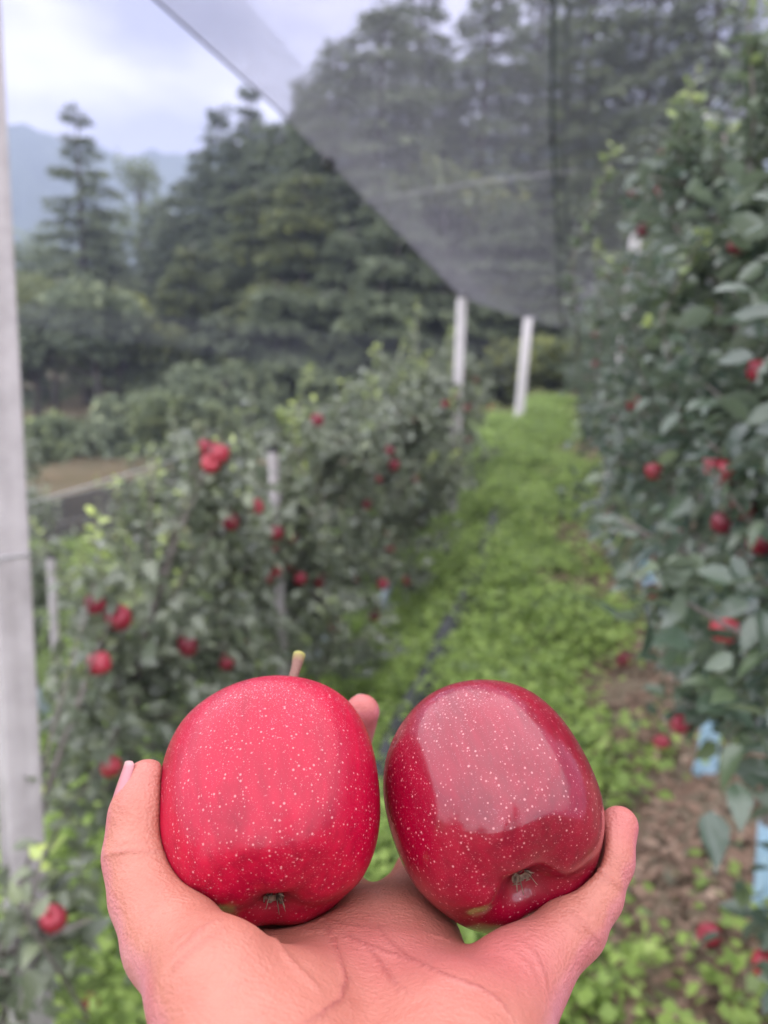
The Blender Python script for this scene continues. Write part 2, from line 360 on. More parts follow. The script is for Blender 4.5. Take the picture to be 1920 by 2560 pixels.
def fine_leaf(seed):
    g = np.random.default_rng(seed); n = 8; V = []; F = []; curl = g.uniform(.10, .45); tw = g.normal(0, .35); fold = g.uniform(.12, .4)
    for i in range(n+1):
        t = i/n; wd = 0.30*math.sin(math.pi*min(1, t*1.02)**.75)**.9*(1-.35*t)+.003; zc = -curl*t*t; tws = tw*t
        for q in (-1, -.5, 0, .5, 1):
            y_ = q*wd*(1+.05*(-1)**i*(abs(q) == 1)); z_ = zc+abs(q)**1.3*wd*fold+.012*math.sin(9*t+q*3+seed)*abs(q)
            V.append((t-.03*abs(q), y_*math.cos(tws)-(z_-zc)*math.sin(tws), zc+y_*math.sin(tws)+(z_-zc)*math.cos(tws)))
    for i in range(n):
        for j in range(4): a = i*5+j; F += [(a, a+5, a+6), (a, a+6, a+1)]
    return np.array(V), np.array(F)
LEAFV = [0.05, 0.25, 0.45, 0.6, 0.8, 0.95]
LEAFME = {}
for side in ('right', 'left'):
    LEAFME[side] = []
    for k_, v in enumerate(LEAFV):
        fv, ff = fine_leaf(k_*3+(side == 'left')); me = mesh('leaf', fv, ff, True, {'v': np.full(len(fv), v)}); me.materials.append(MAT['leaf_'+side]); LEAFME[side].append(me)

# ---- where the apples hang, as seen (photo pixel, row plane): used below by the trees too
def sc_(l): return [(a*1920/1659, b*1920/1659) for a, b in l]
LEFT_AP = sc_([(447, 968), (475, 980), (455, 1003), (685, 908), (803, 950), (781, 993), (820, 1033), (553, 1095), (498, 1127), (597, 1152), (627, 1163), (584, 1187), (686, 1188), (592, 1232), (574, 1250), (620, 1222), (648, 1250), (690, 1252), (257, 1335), (525, 1373), (405, 1395), (215, 1433), (490, 1430), (680, 1333), (903, 1127), (830, 1170), (880, 1170), (930, 905), (1020, 858), (1060, 880), (1025, 1017), (735, 1437), (240, 1657), (205, 1305), (765, 1250), (820, 1240), (115, 1985)])
RIGHT_AP = sc_([(1508, 450), (1595, 528), (1637, 800), (1440, 832), (1268, 912), (1540, 980), (1547, 1008), (1355, 968), (1386, 1155), (1457, 1147), (1560, 1130), (1643, 1170), (1355, 1112), (1420, 1213), (1423, 1365), (1565, 1360), (1605, 1100), (1470, 1565), (1655, 2085), (1570, 1020)])
GROUND_AP = sc_([(1317, 1322), (1283, 1393), (1427, 1620), (1530, 2042), (190, 2200), (1345, 1440)])
XL, XR = -1.18, 0.66
apL = [on_x(a, b, XL+0.06+0.16*R.random()) for a, b in LEFT_AP]
apR = [on_x(a, b, XR-0.14-0.12*R.random()) for a, b in RIGHT_AP]
g9 = np.random.default_rng(91)                              # further fruit half hidden in the leaves
apL2 = [np.array([XL+g9.uniform(.15, .42), yy, float(ground(XL, yy))+g9.uniform(.45, 1.35)]) for yy in g9.uniform(2.6, 8.2, 30)]
apR2 = [np.array([XR-g9.uniform(.10, .38), yy, float(ground(XR, yy))+g9.uniform(.5, 2.4)]) for yy in g9.uniform(2.4, 9.0, 26)]
AP_ALL = np.array(apL+apR)

def unit(v): return v/(np.linalg.norm(v)+1e-12)
def apple_tree(x, y, h, side, nleaf, nparts, label, group, extra=(), seed=0, spread=0.45, low=0.35):
    g = np.random.default_rng(seed)
    z0 = float(ground(x, y)); root = empty('apple_tree', (x, y, z0))
    tag(root, label, 'tree', group)
    k = 7; tz = np.linspace(0, h*0.93, k)
    wob = np.cumsum(g.normal(0, 0.022, (k, 2)), 0); wob[0] = 0
    tp = np.stack([wob[:, 0], wob[:, 1], tz], 1)
    def trunk_at(t): return np.array([np.interp(t, tz, tp[:, i]) for i in range(3)])
    mb = MB(); mb.tube([tp[0]-[0, 0, .08]]+list(tp), [0.036]+list(np.linspace(0.03, 0.007, k)), 8)
    br = []
    for i in range(int(h*13)):
        t = low+(h*0.95-low)*g.random()**0.9; az = g.random()*6.283
        L = (spread*(1-0.68*(t/h)**1.4))*(0.5+0.75*g.random())
        a = np.array([math.cos(az), math.sin(az), 0.25+0.35*g.random()]); p0 = trunk_at(t)
        p = [p0, p0+a*L*0.5+[0, 0, -.02], p0+a*L+g.normal(0, .03, 3)]
        br.append(p); mb.tube(p, [0.008, 0.006, 0.003], 4)
    for e in extra:                                            # fruit spurs
        e = np.asarray(e)-[x, y, z0]; s = trunk_at(np.clip(e[2]+0.02, low*0.8, h*0.9)); m_ = (s+e)/2+[0, 0, 0.07]
        p = [s, m_, e+[0, 0, .055]]; br.append(p); mb.tube(p, [0.008, 0.005, 0.0022], 4)
    shoots = []
    for i in range(int(4+h*4.5)):
        t = h*(0.35+0.6*g.random()); p0 = trunk_at(t)+g.normal(0, .21*(1.25-t/h), 3)*[1, 1, .1]
        q9 = (0.30+0.25*g.random())*(1.55 if g.random() < .25 else 1); p = [p0, p0+g.normal(0, .05, 3)+[0, 0, .5*q9], p0+g.normal(0, .06, 3)+[0, 0, q9]]
        shoots.append(p); mb.tube(p, [0.005, 0.004, 0.002], 4)
    tr = mb.build('trunk', MAT['bark'], root)
    pb = MB(); q = trunk_at(0.24); pb.tube([tp[0]-[0, 0, .03], [0, 0, .03], trunk_at(.08), trunk_at(.16), q], [.048, .040, .0345, .0325, .0320], 10)
    pb.build('painted_base', MAT['blue_paint' if side == 'right' else 'grey_paint'], tr)
    # leaves
    n1 = int(nleaf*0.70); n2 = nleaf-n1
    B = np.array(br); bi = g.integers(0, len(B), n1); u = 0.1+0.95*g.random(n1)**0.8
    def along(Q, u):
        u2 = np.clip(u*2, 0, 2)[:, None]
        return np.where(u2 < 1, Q[:, 0]+(Q[:, 1]-Q[:, 0])*u2, Q[:, 1]+(Q[:, 2]-Q[:, 1])*(u2-1))
    P = along(B[bi], u)+g.normal(0, 0.05, (n1, 3))
    rad = P-np.stack([np.interp(P[:, 2], tz, tp[:, 0]), np.interp(P[:, 2], tz, tp[:, 1]), P[:, 2]], 1)
    A = unit(1)*rad/(np.linalg.norm(rad, axis=1, keepdims=True)+.05)*0.8+g.normal(0, 0.6, (n1, 3))+[0, 0, -.15]
    U = g.normal(0, 0.55, (n1, 3))+[0, 0, 1]
    S = 0.042+0.042*g.random(n1); v = np.clip(g.normal(0.36, 0.19, n1), 0, 0.84)
    Sh = np.array(shoots); si = g.integers(0, len(Sh), n2); us = 0.15+0.87*g.random(n2)
    P2 = along(Sh[si], us)+g.normal(0, 0.012, (n2, 3))
    A2 = g.normal(0, 1, (n2, 3))*[1, 1, .3]+[0, 0, 0.5]; U2 = g.normal(0, .5, (n2, 3))+[0, 0, 1]
    S2 = (0.065-0.028*us)*(0.8+0.4*g.random(n2)); v2 = np.clip(0.42+0.58*us**2+g.normal(0, .1, n2), 0, 1)
    P = np.vstack([P, P2]); A = np.vstack([A, A2]); U = np.vstack([U, U2]); S = np.r_[S, S2]; v = np.r_[v, v2]
    # fruit pushes the leaves aside
    W = P+[x, y, z0]; lane = np.array([0.05 if side == 'left' else -0.05, -0.04, 0.01])
    keep = P[:, 2] > 0.12
    for c in AP_ALL:
        for q_ in (1, 2, 3.2, 4.5): keep &= np.sum((W-(c+q_*lane))**2, 1) > 0.068**2
    P, A, U, S, v = P[keep], A[keep], U[keep], S[keep], v[keep]
    cut = np.zeros(len(P), bool)
    if nparts:                                                 # the nearest leaves one by one
        dist = np.linalg.norm(P+[x, y, z0]-EYE, axis=1)
        sel = np.argsort(dist/S)[:nparts]; cut[sel] = True
        Fr = frames(A[sel], U[sel])
        for q_, i in enumerate(sel):
            o = bpy.data.objects.new('leaf', LEAFME[side][int(np.argmin([abs(a-v[i]) for a in LEAFV]))])
            s = float(S[i]); m = Matrix([[float(Fr[q_][c][r])*s for c in range(3)]+[float(P[i][r])] for r in range(3)]+[[0, 0, 0, 1]])
            o.parent = root; o.matrix_local = m; COL.objects.link(o)
    tag(link('crown', leaves_mesh('crown', P[~cut], A[~cut], U[~cut], S[~cut], v[~cut]), MAT['leaf_'+side], root), kind='stuff')
    return root

# rows of apple trees
def near_row(ap, y, dy): return [p for p in ap if abs(p[1]-y) <= dy/2]
ry = [1.30, 2.0, 2.66, 3.3, 3.95, 4.6, 5.3, 6.1, 7.0, 8.0, 9.1, 10.3, 11.6, 13.0, 14.4]
rlab = ['nearest apple tree on the right, leaves against the frame edge', 'second apple tree of the right row, with a blue painted base by the path', 'third apple tree of the right row', 'fourth apple tree of the right row, under the curved net cable', 'fifth apple tree of the right row', 'sixth apple tree of the right row', 'seventh apple tree of the right row', 'eighth apple tree of the right row', 'ninth apple tree of the right row', 'tenth apple tree of the right row', 'eleventh apple tree of the right row', 'twelfth apple tree of the right row', 'thirteenth apple tree of the right row', 'fourteenth apple tree of the right row', 'farthest apple tree of the right row where the path ends']
for i, y in enumerate(ry):
    dy = 0.9
    npart = 300 if y < 3.5 else (120 if y < 5.5 else 0)
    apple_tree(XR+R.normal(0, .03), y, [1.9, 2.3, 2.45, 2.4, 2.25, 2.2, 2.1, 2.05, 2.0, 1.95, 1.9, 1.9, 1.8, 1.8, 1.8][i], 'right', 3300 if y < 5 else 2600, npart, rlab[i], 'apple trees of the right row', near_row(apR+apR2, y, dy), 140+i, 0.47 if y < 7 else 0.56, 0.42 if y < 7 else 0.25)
ly = [1.35, 1.95, 2.55, 3.2, 3.95, 4.75, 5.55, 6.4, 7.3, 8.2, 9.2, 10.3]
llab = ['nearest left row apple tree, low leaves around the foot of the big pale post', 'second apple tree of the left row, right behind the big pale post', 'third apple tree of the left row, with tall pale shoots', 'fourth apple tree of the left row, bearing a dense cluster of red apples', 'fifth apple tree of the left row', 'sixth apple tree of the left row', 'seventh apple tree of the left row', 'eighth apple tree of the left row', 'ninth apple tree of the left row', 'tenth apple tree of the left row', 'eleventh apple tree of the left row', 'farthest apple tree of the left row, beyond the nearer white mid post']
for i, y in enumerate(ly):
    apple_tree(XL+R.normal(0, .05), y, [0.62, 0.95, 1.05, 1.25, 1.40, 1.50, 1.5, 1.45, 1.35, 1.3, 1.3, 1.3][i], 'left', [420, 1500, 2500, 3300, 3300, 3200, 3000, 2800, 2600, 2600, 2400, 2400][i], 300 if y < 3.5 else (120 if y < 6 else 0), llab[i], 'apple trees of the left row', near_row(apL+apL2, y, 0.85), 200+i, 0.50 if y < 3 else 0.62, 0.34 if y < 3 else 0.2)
for i, (x, y, h) in enumerate([(-3.0, 3.0, 1.3), (-3.1, 4.1, 1.35), (-3.1, 5.3, 1.4), (-3.2, 6.5, 1.4), (-3.2, 7.8, 1.4), (-3.9, 4.7, 1.5), (-4.7, 6.0, 1.6), (-3.0, 1.9, 1.3), (-3.0, 0.8, 1.4), (-5.4, 3.6, 1.5)]):
    apple_tree(x, y, h, 'left', 1300, 0, ['nearest apple tree on the lower terrace beyond the left row', 'second apple tree on the lower terrace beyond the left row', 'third apple tree on the lower terrace beyond the left row', 'fourth apple tree on the lower terrace beyond the left row', 'farthest apple tree on the lower terrace beyond the left row', 'apple tree in front of the black net fence, right of the big pale post', 'apple tree close under the black net fence at the left', 'lower terrace apple tree outside the left edge of the view', 'lower terrace apple tree level with the viewer, outside the view', 'apple tree one terrace further down, outside the left edge of the view'][i], 'apple trees on the lower terrace', (), 300+i, 0.45, 0.25)
# rows continued behind the camera, unseen, added to shape reflections in the held apples
for i, (x, y, h, s) in enumerate([(XL, -0.9, 2.0, 'left'), (XL, -2.2, 2.1, 'left'), (XL, -3.5, 2.1, 'left'), (XR+.2, -1.2, 2.9, 'right'), (XR+.2, -2.4, 3.1, 'right'), (XR+.2, -3.6, 3.0, 'right')]):
    apple_tree(x, y, h, s, 1100, 0, ['left row apple tree just behind the viewer', 'left row apple tree second behind the viewer', 'left row apple tree third behind the viewer', 'right row apple tree just behind the viewer', 'right row apple tree second behind the viewer', 'right row apple tree third behind the viewer'][i], 'unseen apple trees added behind the viewer', (), 400+i, 0.5, 0.3)

# ------------------------------------------------------------------ weeds, litter
def scatter(n, fx, fy, fkeep, size, hmax, seed, name, mat, label, cat, flat=0.6, clump=0.07, per=14):
    g = np.random.default_rng(seed); m = n//per
    cx = fx(g, m); cyv = fy(g, m); k = fkeep(cx, cyv, g); cx, cyv = cx[k], cyv[k]; m = len(cx)
    hh = hmax*(0.35+0.65*g.random(m)*(0.5+0.5*np.sin(cx*5+cyv*3.3)))
    px = np.repeat(cx, per)+g.normal(0, clump, m*per); py = np.repeat(cyv, per)+g.normal(0, clump, m*per)
    pz = ground(px, py)+np.repeat(hh, per)*g.random(m*per)**0.6
    P = np.stack([px, py, pz], 1); N = len(P)
    A = g.normal(0, 1, (N, 3))*[1, 1, .35]; U = g.normal(0, flat, (N, 3))+[0, 0, 1]
    S = size*(0.6+0.8*g.random(N)); v = np.clip(np.repeat(g.normal(.5, .16, m), per)+g.normal(0, .16, N), 0, 1)
    o = link(name, leaves_mesh(name, P, A, U, S, v, DT, DF, 1.25), MAT[mat]); tag(o, label, cat, kind='stuff'); return o
def kp_lane(x, y, g):
    edge = 0.22+0.16*np.sin(y*1.9)+0.1*np.sin(y*5.1)
    return (x < edge+g.normal(0, .12, len(x))) & (np.abs(x+0.58-0.03*y) > 0.10*(y < 6.2)) & ((np.sin(x*4.1+y*2.2)+np.sin(y*3.7-x*2)) > -1.55)
scatter(150000, lambda g, m: g.uniform(-1.05, .75, m), lambda g, m: 0.7+13.5*g.random(m)**1.25, kp_lane, 0.036, 0.21, 11, 'lane_weeds', 'weed', 'bright green leafy weeds carpeting the lane between the rows', 'weeds')
scatter(90000, lambda g, m: -.8-8.5*g.random(m)**1.6, lambda g, m: 0.6+7.5*g.random(m)**1.2, lambda x, y, g: np.sin(x*3+y*2)+np.sin(y*2.9-x) > -1.2, 0.04, 0.22, 12, 'terrace_weeds', 'weed', 'green weeds on the terrace under the left row', 'weeds')
scatter(26000, lambda g, m: g.uniform(.0, 1.4, m), lambda g, m: 0.6+9*g.random(m)**1.3, lambda x, y, g: np.sin(x*5+y*3.1)+np.sin(y*4.3-x*2) > -1.4, 0.045, 0.012, 13, 'leaf_litter', 'litter', 'dry brown fallen leaves on bare soil under the right row', 'leaf litter', 0.35, 0.12)
scatter(7000, lambda g, m: g.uniform(.2, 1.3, m), lambda g, m: 0.7+8*g.random(m)**1.2, lambda x, y, g: np.sin(x*6+y*2.1)+np.sin(y*5.3-x*2) > 0.4, 0.05, 0.14, 14, 'row_weeds', 'weed', 'patchy green weeds under the right row', 'weeds')

# ------------------------------------------------------------------ forest
def conifer(x, y, top, width, label, seed, mat='needle', n=5200, droop=0.25, sparse=0.0, zb=None):
    g = np.random.default_rng(seed); z0 = float(ground(x, y)) if zb is None else zb; h = top-z0
    root = empty('conifer', (x, y, z0)); tag(root, label, 'tree', 'trees of the wood behind the orchard')
    mb = MB(); mb.tube([(0, 0, -.3), (0.1*g.normal(), 0.1*g.normal(), h*.5), (0, 0, h*0.99)], [0.016*h+.06, 0.009*h+.04, 0.012], 8)
    tips = []; lev = max(8, int(h/0.40*(1-sparse*.35)))
    for i in range(lev):
        t = 0.10+0.88*(i+.5+.35*g.normal()*.6)/lev; nb = int(6+3*g.random()-2*sparse); a0 = g.random()*6.28
        for k_ in range(nb):
            az = a0+k_*6.283/nb+g.normal(0, .22)
            L = width*0.5*max(0.0, 1-t)**0.75*(0.55+0.7*g.random())+0.12
            d = np.array([math.cos(az), math.sin(az), 0.16+.1*g.normal()]); p0 = np.array([0, 0, min(t, .98)*h+.08*g.normal()])
            p1 = p0+d*L*0.55; p2 = p0+d*L+[0, 0, -droop*L]
            tips.append((p0, p1, p2, L)); mb.tube([p0, p1, p2], [0.022+.010*L, 0.013+.005*L, 0.006], 3, False)
    mb.build('trunk', MAT['forest_bark'], root)
    n = int(n*2.5); Ls = np.array([t_[3] for t_ in tips]); bi = g.choice(len(tips), n, p=Ls/Ls.sum())
    Q = np.array([t_[:3] for t_ in tips])[bi]; u = (0.10+0.92*g.random(n)**.8)[:, None]*2
    P = np.where(u < 1, Q[:, 0]+(Q[:, 1]-Q[:, 0])*u, Q[:, 1]+(Q[:, 2]-Q[:, 1])*(u-1))
    out = Q[:, 2]-Q[:, 0]; out /= np.linalg.norm(out, axis=1, keepdims=True); lat = np.cross(out, [0, 0, 1.]); lat /= np.linalg.norm(lat, axis=1, keepdims=True)
    lw = g.normal(0, 1, (n, 1))*(0.05+0.26*Ls[bi][:, None]*(1.1-u/2))*(1-sparse*.45)
    P = P+lat*lw-np.array([0, 0, 1.])*np.abs(lw)*0.28+g.normal(0, .035, (n, 3))
    A = out*0.8+lat*np.sign(lw)*0.8+g.normal(0, .3, (n, 3))+[0, 0, -.30]
    U = g.normal(0, .35, (n, 3))+[0, 0, 1]; S = 0.13+0.17*g.random(n)
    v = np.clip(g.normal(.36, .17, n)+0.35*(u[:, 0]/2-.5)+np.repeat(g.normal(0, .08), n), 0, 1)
    tag(link('crown', leaves_mesh('crown', P, A, U, S, v, DT, DF, 0.42), MAT[mat], root), kind='stuff')
    return root
def broadleaf(x, y, top, width, label, seed, mat='broad', n=5000, zb=None, low=0.2):
    g = np.random.default_rng(seed); z0 = float(ground(x, y)) if zb is None else zb; h = top-z0
    root = empty('broadleaf_tree', (x, y, z0)); tag(root, label, 'tree', 'trees of the wood behind the orchard')
    mb = MB(); mb.tube([(0, 0, -.3), (.1, 0, h*.4), (0, .1, h*.85)], [0.014*h+.05, 0.011*h+.03, .02], 7)
    lob = []
    for i in range(34):
        t = low+(1-low)*g.random(); az = g.random()*6.283; rr = width*.5*math.sqrt(max(.06, 1-((t-.45)/.6)**2))*(.3+.7*g.random())
        c = np.array([math.cos(az)*rr, math.sin(az)*rr, t*h*.96]); lob.append(c); mb.tube([(0, 0, min(t*h*.7, h*.8)), c*[.6, .6, 1]-[0, 0, .1], c], [.04, .025, .01], 4, False)
    mb.build('trunk', MAT['forest_bark'], root); lob = np.array(lob)
    li = g.integers(0, len(lob), n); sz = (width*.11+.05*h)*(.6+.6*g.random(len(lob)))
    d = g.normal(0, 1, (n, 3)); d /= np.linalg.norm(d, axis=1, keepdims=True); P = lob[li]+d*(sz[li]*g.random(n)**.45)[:, None]*[1, 1, .7]
    A = d+g.normal(0, .6, (n, 3)); U = g.normal(0, .6, (n, 3))+[0, 0, 1]; S = 0.10+0.14*g.random(n)
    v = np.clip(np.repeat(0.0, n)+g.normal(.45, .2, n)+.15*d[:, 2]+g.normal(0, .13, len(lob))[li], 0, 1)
    tag(link('crown', leaves_mesh('crown', P, A, U, S, v, DT, DF, 0.95), MAT[mat], root), kind='stuff'); return root
FOREST = [  # px, depth, top y, kind, width m, material, label
 (190, 24, 258, 'c', 4.6, 'needle', 'lone dark conifer with a bare spiky top at the left', dict(sparse=.75, n=4800, droop=.12)),
 (345, 34, 395, 'b', 4.2, 'needle_light', 'pale green broadleaf tree between the lone conifer and the dense wood', {}),
 (90, 31, 590, 'b', 5.0, 'needle_light', 'broadleaf tree at the left edge, behind the big pale post', {}),
 (20, 27, 700, 'c', 4.5, 'needle', 'dark conifer at the left edge, half hidden by the big pale post', {}),
 (120, 21, 700, 'b', 3.4, 'broad', 'yellowish tree with a bare dark trunk below the lone conifer', dict(low=.55)),
 (225, 17.5, 720, 'b', 3.0, 'needle', 'slim tree with a bare trunk on the reddish bank', dict(low=.58)),
 (290, 18.5, 760, 'b', 3.0, 'broad', 'second slim tree with a bare trunk on the reddish bank', dict(low=.6)),
 (75, 18, 780, 'b', 3.0, 'needle', 'slim tree with a bare trunk beside the big pale post', dict(low=.6)),
 (290, 26, 640, 'c', 4.2, 'needle', 'short dark conifer right of the lone conifer', {}),
 (430, 27, 520, 'c', 4.0, 'needle', 'dark conifer at the left flank of the dense wood', {}),
 (548, 25, 255, 'c', 3.0, 'needle', 'slim dark conifer forming the left of the twin spires', dict(droop=.1)),
 (622, 25.5, 205, 'c', 2.8, 'needle', 'slim dark conifer forming the right of the twin spires', dict(sparse=.3)),
 (705, 22, 265, 'c', 3.8, 'needle', 'dense conifer just left of the net edge', dict(n=6500)),
 (775, 20, 175, 'c', 4.2, 'needle', 'dense conifer crossed by the net edge', dict(n=6500)),
 (850, 18.5, 75, 'c', 6.0, 'needle', 'tall cedar whose tip stands against the sky above the net edge', dict(n=7500)),
 (965, 18, -40, 'c', 6.2, 'needle', 'tall cedar with drooping sprays at the top centre', dict(n=7500)),
 (1060, 19.5, -70, 'c', 6.0, 'needle_light', 'broad pale cedar between the two tallest cedars at the top', dict(n=7500)),
 (1090, 22, 120, 'c', 5.0, 'needle', 'cedar with sky gaps, left of the net seam', dict(n=5500)),
 (1240, 19, -120, 'c', 6.0, 'needle_light', 'big pale green cedar just left of the net seam', dict(n=8000)),
 (1370, 22, -160, 'c', 5.6, 'needle', 'tall cedar behind the net seam', dict(n=7000)),
 (1500, 19, -200, 'c', 6.0, 'needle_light', 'pale green cedar right of the net seam', dict(n=8000)),
 (1660, 18, -220, 'c', 6.0, 'needle', 'tall cedar behind the curved net cable', dict(n=7000)),
 (1820, 17, -200, 'c', 6.0, 'needle', 'tall cedar at the upper right corner behind apple leaves', dict(n=6500)),
 (-170, 26, 540, 'c', 4.4, 'needle', 'conifer just outside the left edge of the view', {}),
 (-430, 25, 600, 'b', 4.6, 'needle_light', 'broadleaf tree well outside the left edge of the view', {}),
 (-720, 27, 470, 'c', 4.6, 'needle', 'tall conifer far outside the left edge of the view', {}),
 (-1100, 28, 520, 'c', 4.6, 'needle', 'second tall conifer far outside the left edge of the view', {}),
 (-1600, 28, 560, 'b', 5.0, 'needle_light', 'last broadleaf tree far outside the left edge of the view', {}),
 (255, 29, 520, 'c', 4.0, 'needle', 'hazy conifer just right of the lone conifer', {}),
 (390, 30, 500, 'c', 4.2, 'needle', 'hazy conifer right of the pale broadleaf tree', {}),
 (450, 28, 440, 'c', 4.0, 'needle', 'conifer stepping up towards the twin spires', dict(n=6000)),
 (500, 26.5, 360, 'c', 3.8, 'needle', 'conifer just left of the twin spires', dict(n=6000)),
 (590, 24, 330, 'c', 3.8, 'needle', 'dense conifer in front of the twin spires', dict(n=6500)),
 (660, 23, 300, 'c', 3.8, 'needle', 'dense conifer right of the twin spires', dict(n=6500)),
 (130, 15.5, 1060, 'b', 1.8, 'needle_light', 'low shrub on the bank right beside the big pale post', dict(low=.05, n=2200)),
 (330, 15.5, 1010, 'b', 2.2, 'needle', 'low dark shrub on the reddish bank', dict(low=.05, n=2400)),
 (440, 14.5, 1000, 'b', 2.2, 'needle_light', 'low pale shrub behind the left row shoots', dict(low=.05, n=2400)),
 (540, 15, 930, 'b', 2.6, 'needle', 'dark shrub behind the left row at its highest shoots', dict(low=.05, n=2600)),
 (480, 20, 600, 'c', 4.0, 'broad', 'yellow green understory tree below the twin spires', {}),
 (640, 19, 450, 'c', 4.4, 'broad', 'yellow green tree in the middle of the wood', {}),
 (760, 17.5, 420, 'c', 4.2, 'broad', 'olive green tree beside the lower net edge', {}),
 (880, 17, 560, 'c', 4.2, 'needle', 'dark low conifer above the left row, beside the net edge', {}),
 (1010, 16.5, 480, 'c', 4.4, 'needle', 'dark low conifer behind the net, over the nearer mid post', {}),
 (1120, 18, 420, 'b', 4.2, 'broad', 'olive tree seen through the net left of the seam', {}),
 (1290, 17, 500, 'c', 4.4, 'needle', 'dark conifer seen through the net beside the seam', {}),
 (1480, 16.5, 420, 'c', 4.8, 'needle', 'dark conifer seen through the net right of the seam', {}),
 (1640, 16, 300, 'c', 5.0, 'needle', 'conifer hidden mostly by the right row', {}),
 (1410, 15.2, 850, 'b', 2.4, 'broad', 'dark bushy shrub at the far end of the lane', dict(low=.05, n=3500)),
 (1300, 15.6, 880, 'b', 2.2, 'broad', 'bushy shrub behind the farther mid post', dict(low=.05, n=3000)),
 (700, 16.5, 700, 'c', 3.4, 'needle', 'dark low conifer at the foot of the wood', {}),
 (960, 15.8, 660, 'c', 3.4, 'needle', 'dark low conifer behind the left row near the mid posts', {}),
 (560, 18, 780, 'c', 3.4, 'needle', 'low conifer at the foot of the wood below the twin spires', {}),
 (400, 19, 820, 'c', 3.2, 'needle', 'low conifer on the reddish bank', {}),
]
for i, (px, d, ty, kind, wd, mt, lab, kw) in enumerate(FOREST):
    p = at(px, ty, d); (conifer if kind == 'c' else broadleaf)(p[0], p[1], p[2], wd, lab, 500+i, mt, **kw)

# ------------------------------------------------------------------ posts
def post(base, top, half, label, group, yaw=0.0, bev=0.008, ties=(), mat='white_concrete'):
    base = np.asarray(base, float); top = np.asarray(top, float); L = np.linalg.norm(top-base)
    o = empty('concrete_post', base); tag(o, label, 'post', group)
    q = Vector(top-base).to_track_quat('Z', 'Y'); o.rotation_mode = 'QUATERNION'; o.rotation_quaternion = q @ Matrix.Rotation(yaw, 3, 'Z').to_quaternion()
    mb = MB(); mb.box((0, 0, L/2-.15), (half, half, L/2+.15), None, bev); s = mb.build('shaft', MAT[mat], o, False)
    for tz in ties:
        m = MB(); r = half+.004; m.tube([(r, r, tz), (-r, r, tz+.004), (-r, -r, tz), (r, -r, tz-.004), (r, r, tz)], 0.0022, 5); m.build('wire_tie', MAT['wire'], s)
    m = MB(); m.box((0, 0, L+.012), (half*1.12, half*1.12, .014), None, .004); m.build('cap', MAT['clip'], s, False)
    return o
def post_px(pxb, pyb, pxt, pyt, d, half, label, group, **k):
    b = at(pxb, pyb, d); t = at(pxt, pyt, d); gz = ground(b[0], b[1]); dirv = (t-b)/(t[2]-b[2]); b2 = b+dirv*(gz-b[2]); return post(b2, t, half, label, group, **k)
NEAR = post_px(50, 2000, -58, -60, 1.78, 0.0385, 'big pale concrete post standing at the left edge of the frame', 'orchard posts', yaw=math.radians(22), bev=0.006, ties=(1.42,), mat='concrete')
P1 = at(1155, 745, 7.3); P2 = at(1321, 792, 11.5); P3 = at(1592, 562, 6.3); P4 = at(1772, 292, 4.2)
post_px(1138, 1120, 1155, 745, 7.3, 0.038, 'white concrete post carrying the net corner, left of the lane end', 'orchard posts', yaw=.3)
post_px(1297, 1050, 1321, 792, 11.5, 0.055, 'white concrete post at the lane end, right of the other mid post', 'orchard posts', yaw=.5)
post_px(1560, 860, 1592, 562, 6.3, 0.04, 'white concrete post rising out of the right row foliage', 'orchard posts', yaw=.2)
post_px(1500, 850, 1516, 700, 11.6, 0.055, 'farthest concrete post of the right row', 'orchard posts', yaw=.2)
post_px(1740, 700, 1772, 292, 4.2, 0.035, 'concrete post half hidden in the near right trees', 'orchard posts', yaw=.2)
post_px(352, 1360, 340, 1262, 8.5, 0.05, 'short pale stake beside the black net fence', 'stakes on the lower terrace', yaw=.4, mat='concrete')
post_px(140, 1640, 126, 1395, 4.0, 0.018, 'thin pale stake just right of the big pale post', 'stakes on the lower terrace', yaw=.4, mat='concrete')
post_px(690, 1300, 682, 1130, 3.3, 0.018, 'thin pale stake inside the left row foliage', 'stakes on the lower terrace', yaw=.4, mat='concrete')

